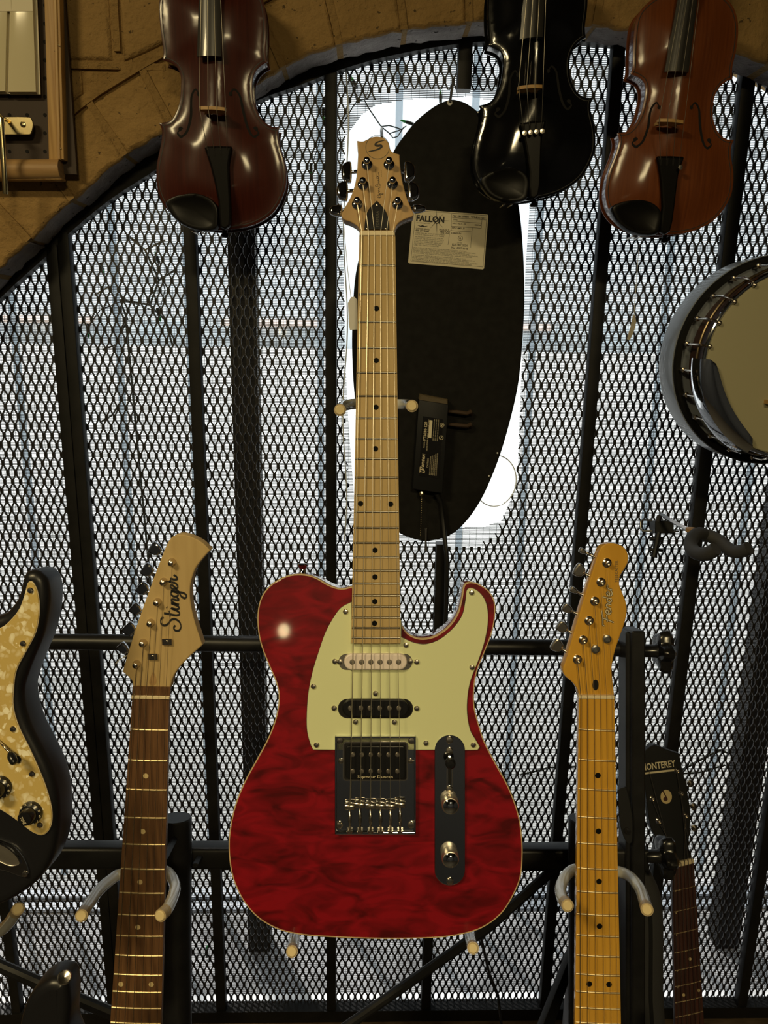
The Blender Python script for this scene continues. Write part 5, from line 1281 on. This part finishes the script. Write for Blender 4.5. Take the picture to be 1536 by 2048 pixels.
part(MB().prism(crv([tuple(Vector((q.x + .030 + a_, rh_ + .48 + b_))) for a_, b_ in ((-.02, 0), (-.035, .05), (-.025, .12), (0, .145), (.025, .12), (.035, .05), (.02, 0))], 4), HZB - .018, HZB - .002, bev=.001, seg=1), 'headstock', M['blacksatin'], bj)

# ================================================================== back of the oval neon sign
SG = upright(DG - .028)
OUT = [(899.5, 199), (876, 208), (850, 226), (829, 245), (808, 271), (789, 299), (768, 345), (745, 415), (727, 480), (711.6, 546), (706, 610), (704, 675), (705, 730), (709, 790), (720, 870), (736, 945), (758, 1010), (778, 1048), (800, 1067), (826, 1078), (852, 1082.5), (886, 1077), (915, 1061), (944, 1029), (969.5, 986.5), (995, 926), (1015, 863), (1032.6, 791.6), (1041, 737), (1047, 661), (1049.7, 589.5), (1047, 503.6), (1041, 432), (1032, 385), (1015, 325), (990, 270), (962, 229), (936, 208), (916, 200)]
sg = thing('neon_sign', 'black oval back of a hanging neon sign in the cut-out of the mesh', 'sign', SG.M)
part(MB().prism([SG.L(p.x, p.y) for p in crv(OUT, 4)], -.012, 0, bev=.003, seg=2, bev0=.002), 'panel', M['signback'], sg)
LQ = [SG.L(*p, .001) for p in ((826, 418.5), (977, 429), (968, 539), (816, 526.5))]
def uv(u, v_):     # u to the right, v downwards, on the sticker
    return LQ[0].lerp(LQ[1], u).lerp(LQ[3].lerp(LQ[2], u), v_)
stk = part(MB().prism([uv(a_, b_) for a_, b_ in ((.015, .0), (.985, .0), (1, .02), (1, .98), (.985, 1), (.015, 1), (0, .98), (0, .02))], 0, .0006), 'rating_label', M['paper'], sg, 'printed paper rating label')
LZ = .0008
def lt(s_, u0, u1, v_, h, bold=False, mt='ink', shear=0): return part(text_on(s_, uv(u0, v_), uv(u1, v_), h, LZ, bold, shear), 'lettering', M[mt], stk)
def ln(u0, v0, u1, v1, w_=.0005, mt='ink'): part(MB().ribbon([uv(u0, v0), uv(u1, v1)], w_, LZ - .0001, .0001), 'rule', M[mt], stk)
lt('FALLON', .055, .425, .205, .0095, .045)
for a_ in range(8):
    t = 2 * math.pi * a_ / 8 + .05; l_ = .022 if a_ % 2 == 0 else .016; c = uv(.325, .185)
    part(MB().ribbon([c + Vector((math.cos(t), math.sin(t))) * .0035, c + Vector((math.cos(t), math.sin(t))) * (l_ * .62), c + Vector((math.cos(t), math.sin(t))) * l_], .001, LZ, .0001, ws=[.0011, .0006, .0001]), 'ray', M['ink'], stk)
c = uv(.325, .185); part(MB().ribbon(circ(c.x, c.y, .0038, 20), .0013, LZ, .0001, closed=True), 'ring', M['ink'], stk)
lt('www.fallonsigns.com', .06, .24, .245, .0016); lt('CUSTOMER SERVICE', .06, .24, .36, .0025, True); lt('888-297-2880', .06, .235, .395, .0026, True)
part(MB().ribbon([uv(.08, .285), uv(.12, .30), uv(.145, .29), uv(.17, .30), uv(.21, .285)], .0016, LZ, .0001, ws=[.0004, .0016, .0030, .0016, .0004]), 'wings', M['ink'], stk)
lt('PROUDLY', .37, .50, .345, .0025, True); lt('MADE IN', .385, .50, .375, .0025, True); lt('THE USA', .385, .50, .405, .0025, True)
for (u0, v0, u1, v1) in ((.04, .02, .98, .02), (.98, .02, .985, .955), (.985, .955, .035, .955), (.035, .955, .04, .02), (.515, .03, .525, .335), (.525, .10, .975, .10), (.525, .165, .92, .165), (.525, .255, .92, .255), (.92, .1, .92, .255), (.515, .335, .80, .335), (.80, .255, .80, .62), (.51, .335, .50, .60)):
    ln(u0, v0, u1, v1)
lt('FLP SRI 03001', .53, .74, .085, .0030, True); lt('VFR8021501', .77, .96, .085, .0030, True); lt('SI No.', .54, .60, .145, .0026, True)
lt('INPUT: VOLTS  120', .535, .71, .215, .0024, True); lt('100/273 60', .83, .91, .215, .0022, True); lt('INPUT AMPS  .50', .535, .70, .295, .0024, True); lt('E14060S-FN', .53, .66, .395, .0028, True)
part(MB().ribbon(circ(uv(.655, .465).x, uv(.655, .465).y, .0040, 20), .0007, LZ, .0001, closed=True), 'mark_ring', M['ink'], stk)
lt('UL', .637, .672, .48, .0030, True); lt('LISTED', .62, .685, .555, .0018); lt('ELECTRIC SIGN', .555, .755, .605, .0034, True); lt('No.  GS-719195', .55, .765, .665, .0036, True)
TXT = [('CREATED BY FOR SPORTSMEN', .435), ('SOUTH CAROLINA USA 70602', .465), ('THIS PRODUCT IS MADE UNDER ONE OR', .505), ('MORE OF THE FOLLOWING PATENTS', .535), ('5,272,380 5,325,067 5,349,273 6,013,987', .565), ('5,036,244 5,666,027 RE36,030', .595), ('OR IN THE UK BY MEANS OF SERVICE MARK', .625), ('LABEL WILL VOID ALL WARRANTIES', .655)]
for s_, v_ in TXT: lt(s_, .055, .36 + .06 * (len(s_) % 5) / 4 + .02, v_ , .0017)
LG = ['NEON INDOOR USE ONLY. NOT FOR USE IN DAMP LOCATIONS. CAUTION:', 'INSTALL SIGN ON A MINIMUM CIRCUIT SERVICE RATED 15 AMPS OR MORE WITH', 'PROPERLY GROUNDED OUTLET. DISCONNECT POWER BEFORE SERVICING UNIT', 'DO NOT USE EXTENSION CORDS. TO REDUCE RISK OF FIRE OR SHOCK, FOLLOW ALL', 'INSTRUCTIONS. FOR PARTS OR SERVICE PLEASE CALL 1-800-000 FOR SERVICES', 'AVERTISSEMENT: INSTALLER SUR CIRCUIT APPROUVE DE 15 AMP OU PLUS.', 'AUTREMENT UTILISER UN INTERRUPTEUR AVEC MISE A LA TERRE. DEBRANCHER LA', 'FICHE AVANT DE MANIPULER LE NEON OU POUR ENTRETIEN', 'CONNEXION A LA TERRE ET EXTENSION SELON CODES', 'DANGER D ELECTROCUTION NE PAS UTILISER DANS UN ENDROIT HUMIDE']
for j, s_ in enumerate(LG): lt(s_, .05, .70 + .2 * ((j * 3) % 5) / 5 + .05, .705 + .0255 * j + (.012 if j > 4 else 0), .0016)
# power supply
PQ = [(838, 800), (897, 809), (885, 987), (825, 978)]
bxq = [SG.L(*p, .03) for p in PQ]
psu = part(MB().prism(bxq, .0, .030, bev=.002, seg=2), 'power_supply', M['blacksatin'], sg)
def pv(u, v_): return bxq[0].lerp(bxq[1], u).lerp(bxq[3].lerp(bxq[2], u), v_)
PZ = .0303
def pt(s_, u_, v0, v1, h, bold=False, shear=0): part(text_on(s_, pv(u_, v0), pv(u_, v1), h, PZ, bold, shear), 'lettering', M['goldink'], psu)
part(MB().prism([pv(a_, b_) for a_, b_ in ((.17, .17), (.86, .17), (.86, .84), (.17, .84))], .030, .0302), 'nameplate', M['blackplastic'], psu)
pt('Ventex', .33, .765, .575, .0068, True, .3); pt('MODEL', .30, .515, .445, .0022); pt('VT6030-120', .33, .44, .225, .0052, True); pt('NEON POWER SUPPLY  INDOOR ONLY', .40, .545, .195, .0022)
pt('CAUTION', .47, .73, .63, .0032); part(MB().ribbon([pv(.20, .80), pv(.20, .735)], .0012, PZ, .0002).ribbon([pv(.21, .785), pv(.36, .795), pv(.36, .775), pv(.24, .765)], .0012, PZ, .0002), 'brand_mark', M['goldink'], psu)
part(MB().prism([pv(a_, b_) for a_, b_ in ((.40, .20), (.50, .20), (.50, .395), (.40, .395))], .0302, .0306), 'serial_sticker', M['paper'], psu)
for j in range(5): pt('READ ALL INSTRUCTIONS BEFORE USE AND', .54 + .055 * j, .81, .60 - .012 * j, .0018)
for j in range(3): pt('INPUT 120V 60HZ 50 VA OUTPUT 6 KV', .58 + .07 * j, .42, .18, .0018)
for v_ in (.235, .375): 
    c = pv(.83, v_); part(MB().ribbon(circ(c.x, c.y, .0036, 18), .0008, PZ, .0002, closed=True).ribbon([c + Vector((-.001, -.0018)), c + Vector((.0012, .0018))], .0012, PZ, .0002), 'approval_mark', M['goldink'], psu)
part(MB().prism([pv(a_, b_) for a_, b_ in ((.02, -.06), (.98, -.05), (1.0, .035), (0, .03))], .002, .024, bev=.002, seg=1), 'end_bracket', M['bracket'], psu)
for (y0_, y1_) in ((823, 827), (849, 852)):
    tb = part(MB().tube([SG.L3(897, y0_, .016), SG.L3(914, y0_ + 1, .016), SG.L3(934, y1_, .016), SG.L3(940, y1_ - 3, .012), SG.L3(941, y1_ + 1, .002)], .0038, 10, rad=[.0026, .0036, .0036, .0042, .0042]), 'electrode_lead', M['rust'], sg)
q = SG.L(843, 987, .02); part(MB().lathe([(.0001, -.006), (.0045, -.0045), (.0055, 0), (.0045, .0045), (.0001, .006)], 14, Matrix.Translation((q.x, q.y, .020))), 'pull_switch', M['brassy'], sg)
bead = MB().lathe([(.0001, -.0011), (.0009, -.0007), (.0011, 0), (.0009, .0007), (.0001, .0011)], 8).mesh('bead', M['brassy'])
ch = part(MB().tube([SG.L3(844, 990, .02), SG.L3(841, 1071, .02)], .0002, 4), 'pull_chain', M['nickel'], sg)
for j in range(18):
    q = SG.L(lerp(843.5, 841, j / 17), lerp(994, 1070, j / 17), .02); at(part(bead, 'bead', None, ch), q.x, q.y, .020)
q = SG.L(852, 1060, .01); part(MB().prism([SG.L(*p, .004) for p in ((849.5, 1057), (854.5, 1056), (853.5, 1082), (855, 1103), (849, 1103), (850, 1082))], .001, .005, bev=.001, seg=1), 'hanger_clip', M['greysteel'], sg)
part(MB().tube([SG.L3(873, 988, .02), SG.L3(882, 1005, .016), SG.L3(886, 1040, .012), SG.L3(889, 1070, .024), SG.L3(894, 1120, .03), SG.L3(893, 1180, .03), SG.L3(890, 1290, .03), SG.L3(886, 1500, .03)], .0042, 10), 'power_cord', M['cable'], sg)
q = SG.L(899.5, 205, .001); part(MB().prism(circ(q.x, q.y, .0045, 14), -.0002, .0004), 'hanging_hole', M['white'], sg)
part(MB().tube([SG.L3(900, 204, .002), SG.L3(903, 185, .004), SG.L3(906, 166, .004)], .0022, 6), 'hanging_wire', M['cable'], sg)
for (x, y) in ((995, 906), (978, 952)):
    q = SG.L(x, y, .001); part(MB().prism(circ(q.x, q.y, .0016, 10), -.0002, .0006), 'standoff', M['white'], sg)
# unlit neon loops on the far side
c = SG.L(990, 962, -.03)
part(MB().tube([(c.x + .041 * math.cos(2 * math.pi * i / 40), c.y + .050 * math.sin(2 * math.pi * i / 40), -.030) for i in range(41)], .0012, 8, False), 'neon_tube', M['neon'], sg)
c = SG.L(800, 640, -.03)
part(MB().tube([(c.x - .10 + .004 * math.sin(i * .4), c.y - .42 + .84 * i / 40, -.03) for i in range(41)], .0012, 8), 'neon_tube', M['neon'], sg)

# ================================================================== string of green lights
sl = thing('string_lights', 'dark wire with small green bulbs strung along the top of the mesh', 'lights', Matrix.Translation(P(730, 200, 1.43)))
def slp(pts, r=.0012): part(MB().tube([P(*p) for p in pts], r, 6), 'wire', M['wire'], sl, world=True)
slp([(676, 262, 1.40), (690, 240, 1.40), (703, 218, 1.40), (714, 202, 1.405), (728, 199, 1.41), (737, 216, 1.41), (752, 238, 1.41), (760, 250, 1.41), (768, 258, 1.41), (778, 266, 1.42), (786, 276, 1.43), (795, 273, 1.43), (808, 254, 1.44)])
slp([(764, 253, 1.41), (778, 251, 1.42), (792, 255, 1.43), (803, 259, 1.44), (812, 252, 1.45)])
slp([(779, 267, 1.42), (795, 262, 1.43), (806, 257, 1.44)])
slp([(714, 202, 1.405), (706, 175, 1.41), (700, 160, 1.42)]); slp([(728, 199, 1.41), (735, 185, 1.42), (745, 150, 1.43)])
slp([(678, 262, 1.40), (683, 290, 1.40), (680, 320, 1.405)]); slp([(764, 256, 1.41), (763, 262, 1.40), (764, 275, 1.39)], .0028)
BB = MB().lathe([(.0001, .0), (.0022, .001), (.0028, .004), (.0020, .010), (.0001, .014)], 10).mesh('bulb', M['green'])
SO = MB().lathe([(.0030, -.014), (.0034, -.004), (.0032, .001), (.0001, .0012)], 10).mesh('socket', M['wire'])
def bulb(px, py, d, ax):
    base = P(px, py, d); z = (RGT * ax[0] + UPV * ax[1] + FWD * .15).normalized(); x = z.orthogonal().normalized(); y = z.cross(x)
    Mx = Matrix(((x.x, y.x, z.x, base.x), (x.y, y.y, z.y, base.y), (x.z, y.z, z.z, base.z), (0, 0, 0, 1)))
    Ml = sl.matrix_basis.inverted() @ Mx
    s_ = part(SO, 'socket', None, sl); s_.matrix_local = Ml
    b_ = part(BB, 'bulb', None, s_)
for q in ((881, 192, 1.47, (0, 1)), (813, 244, 1.46, (-1, .4)), (707, 163, 1.475, (-.5, 1)), (647, 232, 1.48, (0, -1)), (622, 343, 1.48, (0, -1)), (318, 630, 1.48, (.2, -1)), (176, 662, 1.48, (0, -1)), (205, 540, 1.48, (.2, -1)), (1318, 440, 1.48, (0, -1)), (314, 515, 1.48, (-.4, 1)), (1420, 2010, 1.9, (0, 1)), (414, 1902, 1.9, (0, 1))):
    bulb(*q)
for pts in ([(676, 262, 1.44), (660, 300, 1.485), (640, 280, 1.485), (622, 338, 1.485), (600, 300, 1.485), (560, 330, 1.485)], [(176, 655, 1.485), (200, 620, 1.485), (250, 600, 1.485), (318, 625, 1.485), (330, 580, 1.485), (314, 520, 1.485)], [(1318, 430, 1.485), (1330, 360, 1.485), (1300, 330, 1.485)]):
    slp(pts)

# ================================================================== pegboard corner with packets and bracket
PB = upright(1.325)
pb = thing('pegboard', 'brown pegboard corner framed with pine strips on the wall', 'board', PB.M)
a, b = PB.L(-330, 335), PB.L(100, -320)
part(MB().prism([Vector((a.x, a.y)), Vector((b.x, a.y)), Vector((b.x, b.y)), Vector((a.x, b.y))], -.018, -.012), 'panel', M['pegboard'], pb)
hm_ = MB().prism(circ(0, 0, .0028, 12), -.0003, .0003).mesh('peg_hole', M['hole'])
for j in range(9):
    for i in range(9):
        q = PB.L(90 - 35.5 * i, 303 - 36.5 * j, -.012); at(part(hm_, 'peg_hole', None, pb), q.x, q.y, -.0117)
def strip(q, z0, z1, name, mt, seg=2, bv=.002):
    return part(MB().prism([PB.L(*p, z1) for p in q], z0, z1, bev=bv, seg=seg), name, M[mt], pb)
strip([(97, 319), (128, 319), (111, -320), (79, -320)], -.014, .004, 'frame_strip', 'pine')
strip([(114, 319), (121, 319), (105, -320), (98, -320)], .002, .0065, 'frame_bead', 'pine', 1, .001)
q0, q1 = PB.L(-330, 340, .002), PB.L(121, 338.5, .002)
part(MB().tube([Vector((q0.x, q0.y, -.002)), Vector((q1.x, q1.y, -.002))], .0155, 18, flat=1), 'frame_dowel', M['dowel'], pb)
strip([(-330, 352), (123, 355), (123, 359), (-330, 357)], -.014, .004, 'frame_edge', 'pine', 1, .001)
for (x, y) in ((117, 90), (110, 102), (120, 296)):
    q = PB.L(x, y, .007); at(part(MB().lathe([(.0012, 0), (.0012, .0006), (.0001, .0010)], 8), 'nail', M['brassy'], pb), q.x, q.y, .0055)
for k_, (q, lb, zz) in enumerate((([(23, -150), (60, -150), (72, 184), (15.5, 184)], 'cream packet beside the pine frame strip on the pegboard', .006), ([(-90, -150), (17, -150), (10.5, 183), (-96, 183)], 'cream packet at the photo edge on the pegboard', .006))):
    f = upright(1.325 - zz)
    pk = thing('string_packet', lb, 'packet', f.M, 'packets hanging on the pegboard')
    pl = [f.L(*p) for p in q]
    part(MB().prism(pl, -.006, 0, bev=.0012, seg=2), 'sleeve', M['gloss_paper'], pk)
    pl2 = [f.L(p[0] + (5 if j in (1, 2) else 0), p[1] + (2 if j > 1 else 0)) for j, p in enumerate(q)]
    part(MB().prism(pl2, -.009, -.007), 'card', M['paper'], pk)
    pl3 = [f.L(*p) for p in ((q[0][0], 23), (q[1][0] + 6, 23), (q[1][0], -150), (q[0][0], -150))]
    part(MB().prism(pl3, .0001, .0006), 'flap', M['paper'], pk)
f = upright(1.318)
bk = thing('display_bracket', 'brass plated bracket with a hanging rod on the pegboard', 'bracket', f.M)
pl = crv([(-20, 234, 1), (58, 234), (65, 243), (66, 252), (63, 264), (59, 269), (-20, 269, 1)], 3)
part(MB().prism([f.L(p.x, p.y) for p in pl], -.003, 0, bev=.0006, seg=1), 'plate', M['brassy'], bk)
q = f.L(46, 249); part(MB().lathe([(.0045, 0), (.0038, .002), (.0001, .0032)], 12, Matrix.Translation((q.x, q.y, 0))), 'rivet', M['brassy'], bk)
part(MB().tube([f.L3(-6, 228, .04), f.L3(3, 236, .042), f.L3(11, 388, .03)], .0042, 12), 'rod', M['brassy'], bk)
part(MB().tube([f.L3(14, 240, .004), f.L3(-4, 236, .040)], .003, 8), 'hook', M['brassy'], bk)
